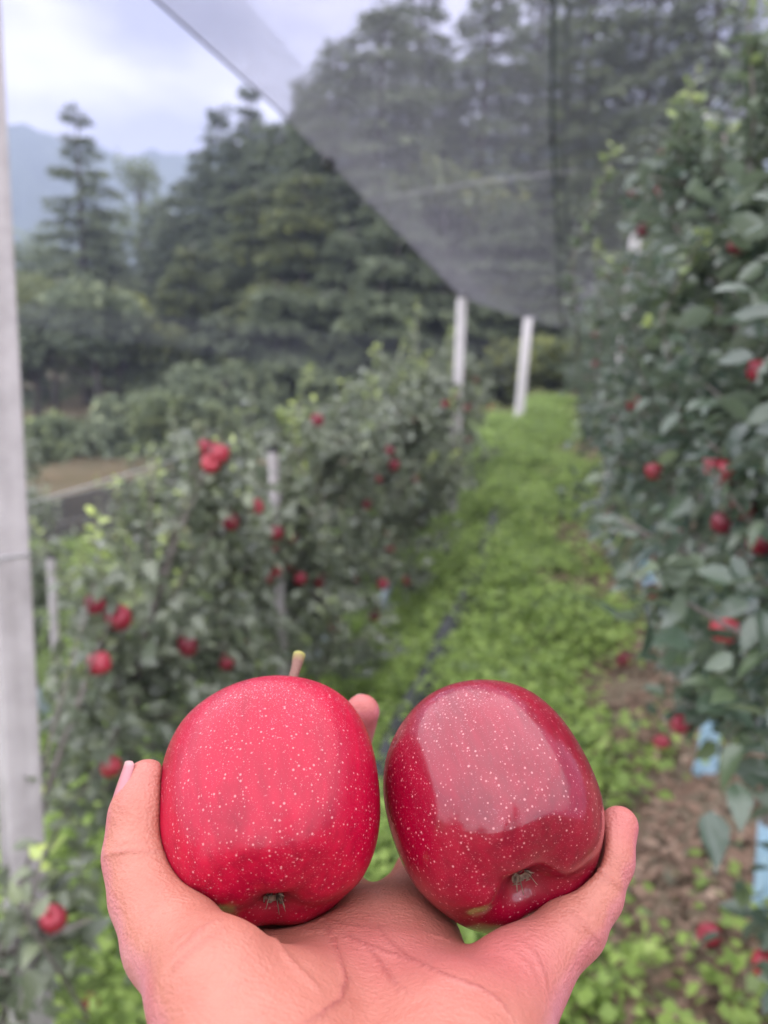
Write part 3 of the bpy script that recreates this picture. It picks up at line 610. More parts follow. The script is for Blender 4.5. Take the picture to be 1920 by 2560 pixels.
# ------------------------------------------------------------------ hail net made of threads
def net_patch(G, su, sv, r, seed=0):
    """G: grid of control points [i][j] -> threads along both directions as thin three-sided tubes."""
    G = np.asarray(G, float); nu, nv = G.shape[:2]
    def ev(u, v):
        i = np.clip((u*(nu-1)).astype(int), 0, nu-2); j = np.clip((v*(nv-1)).astype(int), 0, nv-2)
        a = (u*(nu-1)-i)[..., None]; b = (v*(nv-1)-j)[..., None]
        return G[i, j]*(1-a)*(1-b)+G[i+1, j]*a*(1-b)+G[i, j+1]*(1-a)*b+G[i+1, j+1]*a*b
    V = []; F = []; off = 0
    for n, seg, sw in ((su, max(2, (nv-1)*4), False), (sv, max(2, (nu-1)*2), True)):
        c = (np.arange(n)+.5)/n; s = np.linspace(0, 1, seg+1)
        A, B = np.meshgrid(c, s, indexing='ij'); P = ev(B, A) if sw else ev(A, B)
        t = np.gradient(P, axis=1); t /= np.linalg.norm(t, axis=2, keepdims=True)
        u = np.cross(t, [0.31, 0.2, .93]); u /= np.linalg.norm(u, axis=2, keepdims=True); w_ = np.cross(t, u)
        ring = np.stack([P+r*(math.cos(q)*u+math.sin(q)*w_) for q in (0, 2.0944, 4.18879)], 2)   # n, seg+1, 3, 3
        V.append(ring.reshape(-1, 3)); base = off+np.arange(n*(seg+1)*3).reshape(n, seg+1, 3)
        for q in range(3):
            F.append(np.stack([base[:, :-1, q], base[:, 1:, q], base[:, 1:, (q+1) % 3], base[:, :-1, (q+1) % 3]], -1).reshape(-1, 4))
        off += n*(seg+1)*3
    return np.vstack(V), np.vstack(F)
def lerp(a, b, t): return np.asarray(a)*(1-t)+np.asarray(b)*t
def path(pts, ts):
    pts = np.asarray(pts, float); s = np.r_[0, np.cumsum(np.linalg.norm(np.diff(pts, axis=0), axis=1))]; s /= s[-1]
    return np.stack([np.interp(ts, s, pts[:, i]) for i in range(3)], 1)
E0 = on_x(390, 0, XL); E1 = on_x(690, 270, XL); E2 = on_x(820, 405, XL)
Eb = E0+(E0-E1)*1.0
LEDGE = [Eb, E0, E1, E2, P1]
SE = at(1408, 822, 12.4)
S0 = on_x(1380, 0, -0.06); S0 = at(1381, 0, 4.0); S1 = at(1381, 340, 5.6); S2 = at(1400, 700, 9.5)
Sb = S0+(S0-S1)*1.4
SEAM = [Sb, S0, S1, S2, SE]
REDGE = [P4+(P4-P3)*.5+[.2, 0, .2], P4+[0, 0, .0], lerp(P4, P3, .5)+[0, 0, -.08], P3, at(1500, 735, 11.0)]
OUT = [np.asarray(p)+[3.4, 0, 1.0] for p in REDGE]
net = empty('hail_net', P1); tag(net, 'translucent grey hail net stretched overhead, tapering to a point above the lane end', 'net')
def rel(V, o): return V-np.asarray(o.location)
ts = np.linspace(0, 1, 25)
def sag(a, b, t, k): p = lerp(a, b, t); p[:, 2] -= k*4*t*(1-t); return p
la, sa, ra, oa = path(LEDGE, ts), path(SEAM, ts), path(REDGE+[SE], ts), path(OUT+[SE+[3, 0, .6]], ts)
G1 = np.stack([sag(la, sa, t, .02) for t in np.linspace(0, 1, 6)], 1)
G2 = np.stack([sag(sa, ra, t, .02) for t in np.linspace(0, 1, 5)], 1)
G3 = np.stack([sag(ra, oa, t, .12) for t in np.linspace(0, 1, 5)], 1)
for nm, G_, a, b in (('net_panel', G1, 640, 110), ('net_panel', G2, 640, 70), ('net_panel', G3, 460, 190)):
    V, F = net_patch(G_, a, b, 0.00052); tag(link(nm, mesh(nm, rel(V, net), F), MAT['net_thread'], net), kind='stuff')
# doubled hem along the left cable
G4 = np.stack([la+[0, 0, .012], la+[.22, .05, .035]], 1); V, F = net_patch(G4, 400, 7, 0.0006); tag(link('hem', mesh('hem', rel(V, net), F), MAT['net_thread'], net), kind='stuff')
def cable(name, pts, r, mat, parent, k=6):
    mb = MB(); mb.tube([np.asarray(p)-np.asarray(parent.location) for p in pts], r, k); return mb.build(name, MAT[mat], parent)
cable('edge_cable', LEDGE, .0045, 'edge_rope', net); cable('edge_cable', [P1, P2, SE], .010, 'cable', net)
cable('seam_cable', SEAM, .013, 'cable', net); cable('seam_cable', [np.asarray(p)+[.07+.01*i, 0, -.03] for i, p in enumerate(SEAM)], .009, 'cable', net)
cable('edge_cable', REDGE+[SE], .009, 'cable', net)
cable('curved_cable', [at(1850, 60, 4.6), at(1800, 180, 5.2), at(1745, 310, 6.0), at(1680, 410, 7.0), at(1600, 470, 8.2)], .02, 'cable', net)
cable('cross_wire', [at(900, 505, 9.6), at(1230, 450, 9.2), at(1450, 425, 9.0)], .006, 'wire', net)
for p in (E2, S1, at(1600, 545, 6.3)):
    mb = MB(); mb.box(p-np.asarray(net.location), (.022, .05, .028), None, .008); mb.build('clip', MAT['clip'], net)

def dark_net(corners_top, corners_bot, nu, nv, label, name='net_fence', wires=True, r=.0022):
    ct = [np.asarray(p) for p in corners_top]; cb = [np.asarray(p) for p in corners_bot]
    o = empty(name, cb[0]); tag(o, label, 'net')
    ts_ = np.linspace(0, 1, 7); a, b = path(ct, ts_), path(cb, ts_); G = np.stack([lerp(a, b, t) for t in np.linspace(0, 1, 4)], 1)
    V, F = net_patch(G, nu, nv, r); tag(link('netting', mesh('netting', rel(V, o), F), MAT['dark_thread'], o), kind='stuff')
    if wires: cable('top_wire', ct, .004, 'wire', o); cable('middle_wire', [lerp(p, q, .35) for p, q in zip(ct, cb)], .003, 'wire', o)
    return o
dark_net([at(40, 1270, 9.0), at(300, 1205, 9.6), at(620, 1140, 10.6)], [at(40, 1440, 9.0), at(300, 1410, 9.6), at(620, 1350, 10.6)], 560, 110, 'black net fence sloping across the lower terrace at the left')
dark_net([at(-60, 745, 14.5), at(500, 800, 14.3), at(1000, 845, 14.0), at(1290, 850, 14.2)], [at(-60, 800, 14.5), at(500, 880, 14.3), at(1000, 960, 14.0), at(1290, 960, 14.2)], 420, 26, 'long dark side net hanging behind the left row, below the wood', 'side_net', False)

# ------------------------------------------------------------------ wires, lane edging
def wire(pts, r, label, name='trellis_wire'):
    o = MB().tube(pts, r, 5).build(name, MAT['wire']); tag(o, label, 'wire'); return o
wire([(XR+.05, -4, 1.0), (XR+.05, 4, 1.12), (XR+.05, 11.5, 1.36)], .0025, 'lower trellis wire running through the right row')
wire([(XR+.05, -4, 1.9), (XR+.05, 4, 2.02), (XR+.05, 11.5, 2.26)], .0025, 'upper trellis wire running through the right row')
wire([(XL-.05, -4, .55), (XL-.05, 4, .67), (XL-.05, 11.5, .95)], .0025, 'lower trellis wire running through the left row')
wire([(XL-.05, -4, 1.15), (XL-.05, 4, 1.25), (XL-.05, 11.5, 1.5)], .0025, 'upper trellis wire running through the left row')
ed = MB(); ys = np.arange(0.8, 8.0, .2); V = []
for i, y in enumerate(ys):
    x = -0.56+0.03*math.sin(y*1.7)+0.014*math.sin(y*4.3)+0.03*y; z = float(ground(x, y)); V += [(x-.03, y, z-.03), (x-.045+.012*math.sin(y*3), y, z+.058+.02*math.sin(y*2.1+math.sin(y*5))), (x-.02, y, z+.062+.02*math.sin(y*2.1+math.sin(y*5))), (x+.045, y, z-.02)]
ed.add(V, [(4*i+j, 4*i+j+1, 4*i+j+5, 4*i+j+4) for i in range(len(ys)-1) for j in range(3)])
tag(ed.build('lane_edging', MAT['black_strip']), 'black strip running along the grassy lane', 'edging')  # low black strip following the lane

# ------------------------------------------------------------------ apples on the trees and on the ground
PROF = [(0, .60), (.07, .64), (.15, .74), (.26, .86), (.42, .930), (.60, .925), (.77, .825), (.90, .64), (.975, .39), (1, .12), (.99, -.16), (.95, -.41), (.865, -.64), (.735, -.83), (.57, -.925), (.44, -.965), (.335, -.965), (.25, -.915), (.17, -.835), (.08, -.785), (0, -.775)]
PROF_L = PROF[:14]+[(.60, -.905), (.46, -.962), (.34, -.985), (.235, -.972), (.155, -.935), (.095, -.89), (.04, -.865), (0, -.86)]
def spline(P, n):
    P = np.array(P, float); t = np.arange(len(P)); T = np.linspace(0, len(P)-1, n); out = []
    for u in T:
        i = min(int(u), len(P)-2); f = u-i; p0, p1, p2, p3 = P[max(i-1, 0)], P[i], P[i+1], P[min(i+2, len(P)-1)]
        out.append(0.5*((2*p1)+(-p0+p2)*f+(2*p0-5*p1+4*p2-p3)*f*f+(-p0+3*p1-3*p2+p3)*f**3))
    out = np.array(out); out[:, 0] = np.clip(out[:, 0], 0, None); return out
def apple_mesh(name, Rr, nr, na, lobes=0.0, tall=1.0, skew=0.0, seed=0, prof=PROF):
    pr = spline(prof, nr); V = []
    for r, z in pr:
        low = max(0, -z); hi = max(0, z)
        for j in range(na):
            a = 2*math.pi*j/na
            m = 1+lobes*(low**1.5*math.cos(5*a+seed)+0.45*hi**1.5*math.cos(5*a+seed+1))+0.018*math.cos(2*a+seed)+.012*math.cos(3*a+2*seed)
            zz = z*tall*(1+lobes*1.0*low**2*math.cos(5*a+seed)*min(1, r*2.2))+skew*r*math.cos(a+seed)*(0.5+0.5*z)
            V.append((r*m*Rr*math.cos(a), r*m*Rr*math.sin(a), zz*Rr))
    F = [(i*na+j, (i+1)*na+j, (i+1)*na+(j+1) % na, i*na+(j+1) % na) for i in range(nr-1) for j in range(na)]
    me = mesh(name, V, F); bm = bmesh.new(); bm.from_mesh(me); bmesh.ops.remove_doubles(bm, verts=bm.verts, dist=1e-6); bmesh.ops.recalc_face_normals(bm, faces=bm.faces); bm.to_mesh(me); bm.free()
    me.polygons.foreach_set('use_smooth', np.ones(len(me.polygons), bool)); return me
FA = apple_mesh('skin', 0.036, 15, 16, .02); FA.materials.append(MAT['far_apple'])
FS = MB().tube([(0, 0, .021), (.001, 0, .034), (.003, .001, .047)], [.0018, .0014, .0018], 5); FSM = mesh('stem', FS.V, FS.F); FSM.materials.append(MAT['stem'])
def far_apple_obj(p, scale, tilt, label, group):
    o = empty('apple', p); tag(o, label, 'apple', group); o.scale = (scale,)*3; o.rotation_euler = tilt
    for nm, me in (('skin', FA), ('stem', FSM)):
        c = bpy.data.objects.new(nm, me); COL.objects.link(c); c.parent = o
ll = {0: 'left apple of the red trio hanging left of centre in the left row', 1: 'right apple of the red trio hanging left of centre in the left row', 2: 'lower apple of the red trio hanging left of centre in the left row', 3: 'lone bright red apple high in the middle of the left row', 4: 'small red apple just right of the lone bright one, high in the left row', 5: 'small dark red apple below and left of the thin far ones in the left row', 7: 'single red apple right above the dense cluster in the left row', 8: 'pinkish apple beside the pale shoot, above the dense cluster', 9: 'topmost apple of the dense cluster in the left row', 11: 'bright upper left apple of the dense cluster in the left row', 12: 'bright red apple to the right of the dense cluster', 13: 'middle apple of the dense cluster in the left row', 14: 'bottom left apple of the dense cluster in the left row', 16: 'small apple below the dense cluster, left of a darker one', 17: 'darker apple at the lower right of the dense cluster', 18: 'large round red apple nearest the big pale post', 19: 'dark red apple just above the stem of the held apple', 20: 'faint red apple above left of the held apples', 21: 'red apple low in the left row below the large round one', 22: 'blurred red apple just left of the held apple stem', 23: 'small red apple above right of the held apple stem', 27: 'red apple left of the white mid post', 28: 'red apple right beside the white mid post', 29: 'red apple a step right of the white mid post', 30: 'elongated red apple below the white mid post', 31: 'dark red apple right of the held apple stem', 32: 'dark red apple low by the thumb', 33: 'faint red apple above left of the large round one', 6: 'small red apple hanging lowest of the three right of centre in the left row', 10: 'small pink apple at the upper right of the dense cluster', 15: 'dark apple tucked behind the right side of the dense cluster', 24: 'lone small red apple low on the far part of the left row', 25: 'faint dark apple left of a similar one, low on the far left row', 26: 'faint dark apple just left of the lone small far one', 34: 'dim red apple right of the darker lower cluster apple', 35: 'dim red apple at the shaded end of the left row near the grass', 36: 'reddish apple among low leaves by the foot of the big pale post'}
rl = {0: 'pink red apple at the top of the right row', 1: 'dark red apple high at the right edge below the topmost one', 2: 'pink red apple at the right edge beneath a big leaf', 3: 'small red apple in the upper right row beside a pale leaf', 4: 'lone red apple hanging out over the lane from the right row', 5: 'upper apple of the stacked pair in the right row', 6: 'lower apple of the stacked pair in the right row', 7: 'faint red apple left of the stacked pair', 8: 'elongated red apple low on the lane side of the right row', 9: 'red apple beside the elongated one in the right row', 10: 'bright pink apple in the middle of the right row', 11: 'dark red apple at the right edge in deep shade', 14: 'dark red apple low in the right row', 15: 'dark apple near the right edge in shade', 12: 'small red apple on the lane side above the elongated one', 13: 'small dark apple below the pair beside the elongated one', 16: 'small pink apple near the right edge under the stacked pair', 19: 'small dim apple between the stacked pair and the right edge', 17: 'dark red apple above the blue painted trunk', 18: 'big blurred apple cut by the right edge near the bottom'}
gl = ['red apple lying on brown soil by the lane, the farther one', 'red apple lying on soil beside the grass, above the right held apple', 'bright red fallen apple left of the blue painted trunk', 'small red fallen apple on leaf litter at the lower right', 'fallen red apple at the bottom left near the wrist', 'pale red fallen apple by the far blue trunk']
for i, p in enumerate(apL): far_apple_obj(p, R.uniform(.68, .85) if i != 18 else .95, (R.normal(0, .35), R.normal(0, .35), R.random()*6), ll.get(i, 'small blurred red apple deep in the left row foliage'), 'apples hanging in the left row')
for i, p in enumerate(apR): far_apple_obj(p, R.uniform(.68, .85), (R.normal(0, .35), R.normal(0, .35), R.random()*6), rl.get(i, 'small blurred red apple half covered by right row leaves'), 'apples hanging in the right row')
for p in apL2: far_apple_obj(p, R.uniform(.68, .85), (R.normal(0, .35), R.normal(0, .35), R.random()*6), 'small dark red apple half hidden in the left row leaves', 'apples half hidden in the left row')
for p in apR2: far_apple_obj(p, R.uniform(.68, .85), (R.normal(0, .35), R.normal(0, .35), R.random()*6), 'small dark red apple half hidden in the right row leaves', 'apples half hidden in the right row')
for i, (a, b) in enumerate(GROUND_AP):
    p = on_ground(a, b); far_apple_obj((p[0], p[1], float(ground(p[0], p[1]))+.03), R.uniform(.75, .95), (R.normal(0, 1), R.normal(0, 1), 0), gl[i], 'fallen apples')

# ------------------------------------------------------------------ the two held apples
def axis_frame(cpos, img_dir, ang):
    """stem axis in camera space: calyx end turned ang away from the line of sight, towards image direction img_dir (x right, y up)."""
    tow = -cpos/np.linalg.norm(cpos); r = np.cross([0, 1, 0], tow); r /= np.linalg.norm(r); u = np.cross(tow, r)
    d = np.array(img_dir, float); d /= np.linalg.norm(d)
    cal = math.cos(ang)*tow+math.sin(ang)*(d[0]*r+d[1]*u); z = -cal
    x = np.cross(u, z) if abs(u.dot(z)) < .98 else r.copy(); x = r-r.dot(z)*z; x /= np.linalg.norm(x); return np.array([x, np.cross(z, x), z])
AR = 0.0388
HELD = []
def held_apple(px, py, d, img_dir, ang, mat, Rr, tall, lobes, skew, seed, label, stem, prof=PROF):
    c = cp(px, py, d); Fm = axis_frame(c, img_dir, ang)         # rows: local axes in camera space
    o = empty('apple', w(c)); Wm = ROT.dot(Fm.T)
    o.matrix_world = Matrix([list(map(float, Wm[i]))+[float(w(c)[i])] for i in range(3)]+[[0, 0, 0, 1]]); tag(o, label, 'apple', 'apples held in the hand')
    link('skin', apple_mesh('skin', Rr, 96, 128, lobes, tall, skew, seed, prof), MAT[mat], o)
    # dried calyx: five curled sepals and a tuft
    g = np.random.default_rng(int(seed*10)+3); mb = MB(); zb = prof[-1][1]*Rr*tall
    for k in range(7):
        a = k*2*math.pi/7+g.normal(0, .2); q = np.array([math.cos(a), math.sin(a), 0]); s = np.array([-math.sin(a), math.cos(a), 0]); V = []
        L = .0029+.0013*g.random()
        for t in np.linspace(0, 1, 6):
            wd = .0017*(1-t)**.7+.0002; pnt = q*(.001+L*.55*math.sin(t*1.9))+np.array([0, 0, zb-.0006-L*t*.6])+s*.0015*t*t*g.normal()
            V += [pnt-s*wd, pnt+s*wd+q*.0004]
        mb.add(V, [(2*i, 2*i+1, 2*i+3, 2*i+2) for i in range(5)])
    for k in range(5):
        a = g.random()*6.28; b0 = np.array([.0015*math.cos(a), .0015*math.sin(a), zb]); mb.tube([b0, b0+[.001*math.cos(a), .001*math.sin(a), -.003], b0*[1, 1, 1]+[.002*math.cos(a), .002*math.sin(a), -.0062]], [.00028, .0002, .0001], 4)
    mb.build('calyx', MAT['calyx'], o)
    pts = [np.array(p)*Rr for p in stem]; n = len(pts); rr = [.0020, .0018, .0018, .0019, .0021, .0026, .0027][:n]
    sm = MB().tube(pts, rr, 12); me = mesh('stem', sm.V, sm.F, True, {'v': np.repeat(np.linspace(0, 1, n), 12)}); link('stem', me, MAT['fresh_stem'], o)
    HELD.append((c, Fm, Rr, tall)); return o
up3 = lambda *l: l
held_apple(677, 1998, 0.276, (0.04, -1), math.radians(60), 'apple_bright', .0386, 0.985, .022, .03, 1.0, 'bright red speckled apple with its stem up, held on the left of the palm',
           [(0, 0, .56), (.10, 0, .86), (.20, .0, 1.14), (.27, .0, 1.34), (.325, 0, 1.52), (.36, 0, 1.66), (.37, 0, 1.70)], PROF_L)
held_apple(1227, 2001, 0.277, (0.45, -1), math.radians(55), 'apple_dark', .0381, 0.965, .028, .02, 2.6, 'glossy dark red speckled apple showing its calyx, held on the right of the palm',
           [(0, 0, .56), (.01, 0, .70), (.02, 0, .82), (.03, 0, .92), (.035, 0, .97), (.04, 0, 1.0), (.04, 0, 1.01)])

# ------------------------------------------------------------------ the hand: one surface from a distance field
_pr = spline(PROF, 200); _th = np.arctan2(_pr[:, 0], _pr[:, 1]); _rd = np.linalg.norm(_pr, axis=1)
_o = np.argsort(_th); _hull = np.maximum(_rd, 0.86)[_o]; _ths = _th[_o]
def apple_sdf(P, c, Fm, Rr, tall):
    q = (P-c).dot(Fm.T.astype(np.float32))/Rr; q[..., 2] /= tall; rho = np.hypot(q[..., 0], q[..., 1]); n = np.sqrt(rho**2+q[..., 2]**2)
    return (n-np.interp(np.arctan2(rho, q[..., 2]), _ths, _hull))*Rr
def K(px, py, d): p = cp(px, py, d); return (p[0], p[1], d)
CH = []      # (a, b, ra, rb, k) in (x, y, depth)
def chain(pts, rad, k, k0=None):
    for i in range(len(pts)-1): CH.append((pts[i], pts[i+1], rad[i], rad[i+1], (k0 if (i == 0 and k0) else k)))
# forearm, wrist
chain([(-.016, -.255, -.10), (-.014, -.205, .06), (-.012, -.155, .160)], [.032, .027, .0215], .02)
chain([(.020, -.255, -.10), (.018, -.205, .06), (.014, -.153, .160)], [.030, .025, .0205], .02)
# metacarpals
MC = {'i': (-.043, -.1545, .283), 'm': (-.018, -.151, .292), 'r': (.008, -.151, .288), 'p': K(1290, 2455, .238)}
chain([(-.014, -.152, .168), MC['i']], [.019, .0124], .012)
chain([(-.006, -.153, .168), MC['m']], [.019, .0126], .012)
chain([(.004, -.153, .168), MC['r']], [.019, .0120], .012)
chain([(.013, -.149, .168), MC['p']], [.019, .0136], .012)
# thumb: thenar, metacarpal, phalanges
TH = [(-.022, -.148, .178), K(540, 2480, .212), K(430, 2345, .236), K(372, 2235, .247), K(346, 2135, .2555), K(352, 2035, .2625), K(366, 1957, .2685)]
chain(TH, [.020, .0172, .0137, .0112, .0103, .0094, .0079], .006, .016)
EL = [((-.029, -.1438, .205), (.026, .0195, .036), .007), ((.018, -.1442, .200), (.022, .0182, .036), .008), ((-.002, -.1522, .235), (.039, .0165, .042), .010), ((.000, -.1495, .270), (.026, .0150, .020), .008)]
# fingers
chain([MC['i'], (-.051, -.152, .327), (-.046, -.122, .341), (-.043, -.100, .335)], [.0122, .0094, .0084, .0074], .004, .008)
chain([MC['m'], (-.0265, -.150, .340), (-.0175, -.117, .3515), (-.0098, -.0895, .344)], [.0125, .0096, .0086, .0078], .004, .008)
chain([MC['r'], (.0215, -.141, .332), (.034, -.114, .342), (.038, -.095, .333)], [.0120, .0094, .0082, .0072], .004, .008)
PK = [MC['p'], K(1432, 2318, .251), K(1487, 2238, .2585), K(1522, 2152, .2655), K(1548, 2064, .2745)]
chain(PK, [.0128, .0099, .0085, .0078, .0067], .004, .008)
def smin(a, b, k): h = np.clip(.5+.5*(b-a)/k, 0, 1); return b*(1-h)+a*h-k*h*(1-h)
def round_cone(P, a, b, ra, rb):
    a = np.array(a, np.float32); b = np.array(b, np.float32); ba = b-a; h = np.clip((P-a).dot(ba)/ba.dot(ba), 0, 1)
    return np.linalg.norm(P-a-h[..., None]*ba, axis=-1)-(ra+(rb-ra)*h)
HH = 0.00095
lo = np.array([-.106, -.300, -.145]); hi = np.array([.100, -.066, .372])
nxh, nyh, nzh = (np.ceil((hi-lo)/HH)).astype(int)
FLD = np.full((nxh, nyh, nzh), .02, np.float32)
xs = (lo[0]+HH*np.arange(nxh)).astype(np.float32); ysg = (lo[1]+HH*np.arange(nyh)).astype(np.float32); zsg = (lo[2]+HH*np.arange(nzh)).astype(np.float32)
CHK = 24
for z0 in range(0, nzh, CHK):
    zc = zsg[z0:z0+CHK]; pr_ = []
    for c in CH:
        r = max(c[2], c[3])+.022
        if min(c[0][2], c[1][2])-r < zc[-1] and max(c[0][2], c[1][2])+r > zc[0]: pr_.append(('c', c))
    for e in EL:
        if e[0][2]-e[1][2]-.02 < zc[-1] and e[0][2]+e[1][2]+.02 > zc[0]: pr_.append(('e', e))
    if not pr_: continue
    los = []; his = []
    for t_, c in pr_:
        if t_ == 'c': r = max(c[2], c[3])+.012; los.append(np.minimum(c[0], c[1])-r); his.append(np.maximum(c[0], c[1])+r)
        else: los.append(np.array(c[0])-c[1]-.008); his.append(np.array(c[0])+c[1]+.008)
    los = np.min(los, 0); his = np.max(his, 0)
    i0, i1 = np.searchsorted(xs, los[0]), np.searchsorted(xs, his[0]); j0, j1 = np.searchsorted(ysg, los[1]), np.searchsorted(ysg, his[1])
    P = np.stack(np.meshgrid(xs[i0:i1], ysg[j0:j1], zc, indexing='ij'), -1)
    D = np.full(P.shape[:3], .05, np.float32)
    for t_, c in pr_:
        if t_ == 'c': D = smin(D, round_cone(P, *c[:4]), c[4])
        else:
            q = P-np.array(c[0], np.float32); rr = np.array(c[1], np.float32); k0 = np.linalg.norm(q/rr, axis=-1); k1 = np.linalg.norm(q/rr/rr, axis=-1)+1e-6
            D = smin(D, k0*(k0-1)/k1, c[2])
    Pc = P*np.array([1, 1, -1], np.float32)                     # to camera space
    for c_, Fm, Rr, tall in HELD:
        s = -(apple_sdf(Pc, c_.astype(np.float32), Fm, Rr, tall)-.0002); D = -smin(-D, -s, .0025)
    FLD[i0:i1, j0:j1, z0:z0+CHK] = D
def surface_nets(f):
    neg = f < 0; nx, ny, nz = f.shape
    corners = [(a, b, c) for a in (0, 1) for b in (0, 1) for c in (0, 1)]
    cnt = sum(neg[a:nx-1+a, b:ny-1+b, c:nz-1+c].astype(np.int8) for a, b, c in corners)
    act = np.argwhere((cnt > 0) & (cnt < 8)); vid = np.full((nx-1, ny-1, nz-1), -1, np.int32); vid[tuple(act.T)] = np.arange(len(act))
    vals = np.stack([f[act[:, 0]+a, act[:, 1]+b, act[:, 2]+c] for a, b, c in corners], 1)
    S = np.zeros((len(act), 3)); C = np.zeros(len(act)); cs = np.array(corners, float)
    for i in range(8):
        for j in range(i+1, 8):
            if np.abs(cs[i]-cs[j]).sum() == 1:
                m = (vals[:, i] < 0) != (vals[:, j] < 0); t = vals[m, i]/(vals[m, i]-vals[m, j]); S[m] += cs[i]+(cs[j]-cs[i])*t[:, None]; C[m] += 1
    V = act+S/C[:, None]; F = []
    for ax in range(3):
        a = [slice(None)]*3; b = [slice(None)]*3; a[ax] = slice(0, -1); b[ax] = slice(1, None)
        e = np.argwhere(neg[tuple(a)] != neg[tuple(b)]); o1, o2 = (ax+1) % 3, (ax+2) % 3
        e = e[(e[:, o1] > 0) & (e[:, o2] > 0) & (e[:, o1] < f.shape[o1]-1) & (e[:, o2] < f.shape[o2]-1)]
        flip = neg[tuple(e.T)]; d1 = np.eye(3, dtype=int)[o1]; d2 = np.eye(3, dtype=int)[o2]
        q = np.stack([vid[tuple((e-d1-d2).T)], vid[tuple((e-d2).T)], vid[tuple(e.T)], vid[tuple((e-d1).T)]], 1); q[~flip] = q[~flip][:, ::-1]; F.append(q)
    return V, np.vstack(F)
V, F = surface_nets(FLD); V = lo+HH*V; V[:, 2] *= -1              # camera space
def relax(V, F, n, lam=.5):
    E = np.vstack([F[:, [0, 1]], F[:, [1, 2]], F[:, [2, 3]], F[:, [3, 0]]]); deg = np.bincount(E.ravel(), minlength=len(V))[:, None]
    for i in range(n):
        acc = np.zeros_like(V)
        for k_ in range(3): acc[:, k_] = np.bincount(E[:, 0], V[E[:, 1], k_], len(V))+np.bincount(E[:, 1], V[E[:, 0], k_], len(V))
        V = V+(lam if i % 2 == 0 else -lam*1.04)*(acc/deg-V)
    return V
V = relax(V, F, 8)
def vnormals(V, F):
    n = np.cross(V[F[:, 2]]-V[F[:, 0]], V[F[:, 3]]-V[F[:, 1]]); N = np.zeros_like(V)
    for k in range(4): np.add.at(N, F[:, k], n)
    return N/(np.linalg.norm(N, axis=1, keepdims=True)+1e-12)
N = vnormals(V, F)
bvh = BVHTree.FromPolygons([tuple(v) for v in V], [tuple(int(i) for i in f) for f in F])
# creases, traced on the skin: (pixels, depth mm, half width mm, colour)
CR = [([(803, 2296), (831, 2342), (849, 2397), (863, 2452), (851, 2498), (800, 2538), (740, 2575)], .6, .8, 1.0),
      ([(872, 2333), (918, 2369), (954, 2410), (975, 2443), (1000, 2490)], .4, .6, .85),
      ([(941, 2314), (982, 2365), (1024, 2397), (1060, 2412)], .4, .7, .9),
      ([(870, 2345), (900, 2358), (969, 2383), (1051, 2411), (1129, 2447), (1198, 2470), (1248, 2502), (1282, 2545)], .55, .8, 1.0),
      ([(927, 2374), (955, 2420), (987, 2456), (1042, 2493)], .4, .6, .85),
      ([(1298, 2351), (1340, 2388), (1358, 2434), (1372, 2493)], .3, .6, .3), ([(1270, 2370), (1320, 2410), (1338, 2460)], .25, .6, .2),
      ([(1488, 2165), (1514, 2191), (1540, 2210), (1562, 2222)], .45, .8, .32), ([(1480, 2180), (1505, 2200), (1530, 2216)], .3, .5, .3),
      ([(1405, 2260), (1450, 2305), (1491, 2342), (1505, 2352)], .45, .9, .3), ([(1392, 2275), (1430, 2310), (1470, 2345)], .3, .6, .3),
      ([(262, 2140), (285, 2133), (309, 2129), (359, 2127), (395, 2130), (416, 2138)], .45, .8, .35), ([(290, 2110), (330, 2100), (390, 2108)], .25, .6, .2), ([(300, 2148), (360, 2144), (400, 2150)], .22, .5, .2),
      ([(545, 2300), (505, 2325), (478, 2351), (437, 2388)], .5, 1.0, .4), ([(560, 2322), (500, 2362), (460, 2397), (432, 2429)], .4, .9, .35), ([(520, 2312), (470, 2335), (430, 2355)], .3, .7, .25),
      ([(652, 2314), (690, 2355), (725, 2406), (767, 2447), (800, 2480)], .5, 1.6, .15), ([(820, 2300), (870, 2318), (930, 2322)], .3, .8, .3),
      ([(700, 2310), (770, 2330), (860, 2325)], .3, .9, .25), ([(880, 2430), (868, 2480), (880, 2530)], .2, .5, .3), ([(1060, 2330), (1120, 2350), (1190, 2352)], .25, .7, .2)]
crease = np.zeros(len(V)); disp = np.zeros(len(V))
for poly, dep, hw, colr in CR:
    Q = []
    for (a, b), (c, d) in zip(poly[:-1], poly[1:]):
        for t in np.linspace(0, 1, 10, endpoint=False):
            jx = R.normal(0, 1.2); hit = bvh.ray_cast(Vector((0, 0, 0)), Vector(cp(a+(c-a)*t+jx, b+(d-b)*t+jx, 1)).normalized())
            if hit[0] is not None: Q.append((np.array(hit[0]), math.sin(math.pi*min(1, max(.12, len(Q)/(10*(len(poly)-1)))))**.5))
    if not Q: continue
    Qp = np.array([q[0] for q in Q]); lo_, hi_ = Qp.min(0)-.004, Qp.max(0)+.004
    ii = np.where(np.all((V > lo_) & (V < hi_), 1))[0]
    if not len(ii): continue
    dd = np.linalg.norm(V[ii][:, None]-Qp[None], axis=2); j = dd.argmin(1); dm = dd[np.arange(len(ii)), j]; amp = np.array([q[1] for q in Q])[j]
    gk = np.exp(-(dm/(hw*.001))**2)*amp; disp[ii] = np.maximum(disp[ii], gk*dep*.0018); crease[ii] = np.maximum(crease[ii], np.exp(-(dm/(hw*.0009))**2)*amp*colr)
V = V-N*disp[:, None]
tan = np.clip(sstep(.25, .9, -N[:, 0])*sstep(-.03, -.06, V[:, 0])*.95+sstep(.1, .7, -N[:, 1])+sstep(.35, .9, N[:, 0])*sstep(.05, .06, V[:, 0])*.5+sstep(.2, .8, -N[:, 2])*.5, 0, 1)
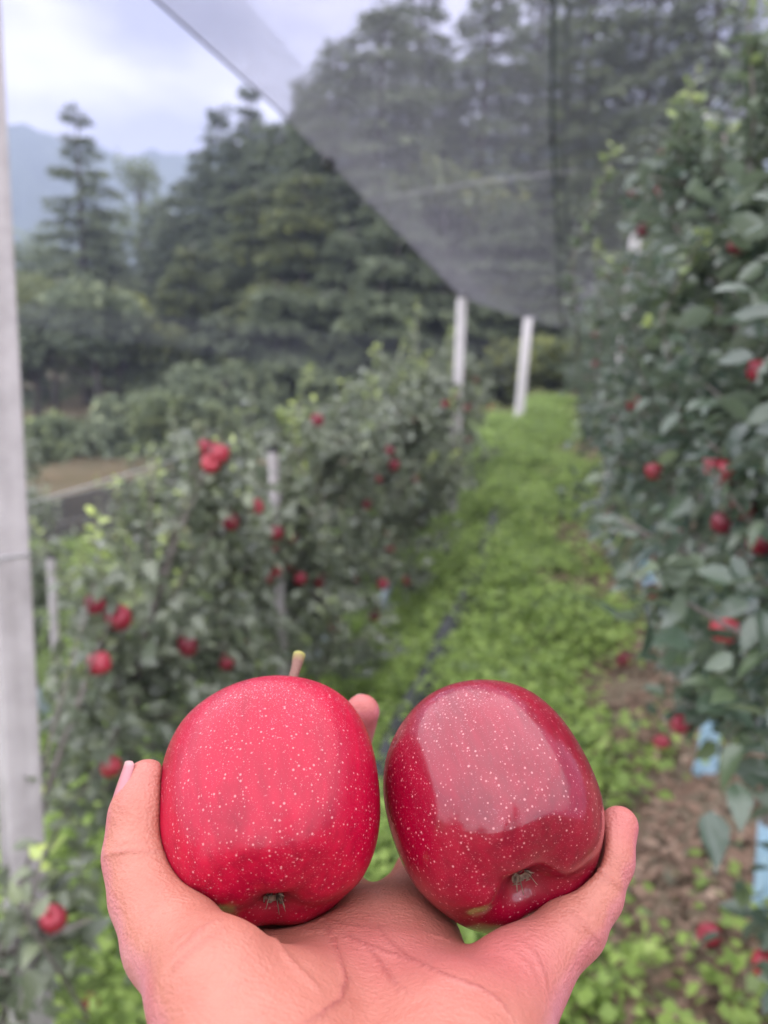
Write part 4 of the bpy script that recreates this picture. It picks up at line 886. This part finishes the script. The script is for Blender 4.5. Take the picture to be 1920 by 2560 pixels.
def near(p, r): return np.exp(-np.sum((V-np.array([p[0], p[1], -p[2]]))**2, 1)/r**2)
flush = np.clip(near(TH[-1], .012)*.5+near(PK[-1], .014)*.8+near(K(1300, 2380, .235), .02)*.5+near((-.0098, -.0895, .344), .016)*1.0+near(K(900, 2330, .24), .02)*.55+near(K(1150, 2380, .225), .025)*.6, 0, 1)
Vw = V.dot(ROT.T)+EYE; hand_base = Vw[Vw[:, 2].argmin()]; hand_base = w((0, -.25, .10))
hand = empty('hand', hand_base); tag(hand, 'open left hand with palm up, thumb and little finger cupping two red apples', 'hand')
skin_ob = link('palm_and_fingers', mesh('palm_and_fingers', Vw-hand_base, F, True, {'crease': crease, 'tan': tan, 'flush': flush}), MAT['skin'], hand)
def nail(name, base, tip, rad0, rad1, nrm, length, half_ang, label=None, fwd=.75):
    a = np.array(base)*[1, 1, -1]; b = np.array(tip)*[1, 1, -1]; ax = unit(b-a); n = np.array(nrm, float)*[1, 1, -1]; n = unit(n-n.dot(ax)*ax); s = np.cross(ax, n)
    V = []; va = []; rows, cols = 12, 13; start = b+ax*(rad1*fwd)-ax*length
    for i in range(rows):
        t = i/(rows-1); c0 = start+ax*length*t; r = (rad0+(rad1-rad0)*t)*1.0; taper = math.sqrt(max(0.02, 1-max(0, (.25-t)/.25)**2*.75))*(1-.25*max(0, (t-.85)/.15)**2)
        for j in range(cols):
            q = (j/(cols-1)*2-1); an = half_ang*q*taper; rr = r*(.97-0.06*t*t)+.0004-.0012*abs(q)**6
            V.append(c0+rr*(math.cos(an)*n+math.sin(an)*s)+ax*(.0006*(1-q*q) if i == rows-1 else 0)); va.append(t)
    F = [(i*cols+j, i*cols+j+1, (i+1)*cols+j+1, (i+1)*cols+j) for i in range(rows-1) for j in range(cols-1)]
    me = mesh(name, np.array(V).dot(ROT.T)+EYE-hand_base, F, True, {'v': va}); o = link(name, me, MAT['nail'], skin_ob)
    so = o.modifiers.new('thick', 'SOLIDIFY'); so.thickness = .0006; so.offset = 0
    if label: o['label'] = label
nail('thumbnail', TH[-2], TH[-1], .0101, .0086, (-.95, .05, -.10), .0145, math.radians(58), 'pink thumbnail with a pale rim at the outer side of the thumb', .66)
nail('fingernail', (-.0175, -.117, .3515), (-.0098, -.0895, .344), .0083, .0079, (-.05, .05, 1), .010, math.radians(50), None, .5)

# ------------------------------------------------------------------ haze
hz = MB().box((-40, 100, 22), (300, 220, 53.5)).build('haze', None, None, False)
hm = bpy.data.materials.new('haze'); hm.use_nodes = True; t = hm.node_tree; t.nodes.clear()
ho = t.nodes.new('ShaderNodeOutputMaterial'); pv = t.nodes.new('ShaderNodeVolumePrincipled'); pv.inputs['Color'].default_value = (0.66, 0.75, 1.0, 1); pv.inputs['Density'].default_value = 0.0023; pv.inputs['Anisotropy'].default_value = 0.2
t.links.new(pv.outputs[0], ho.inputs['Volume']); hz.data.materials.append(hm); tag(hz, 'thin pale haze in the valley air', 'haze', kind='stuff')
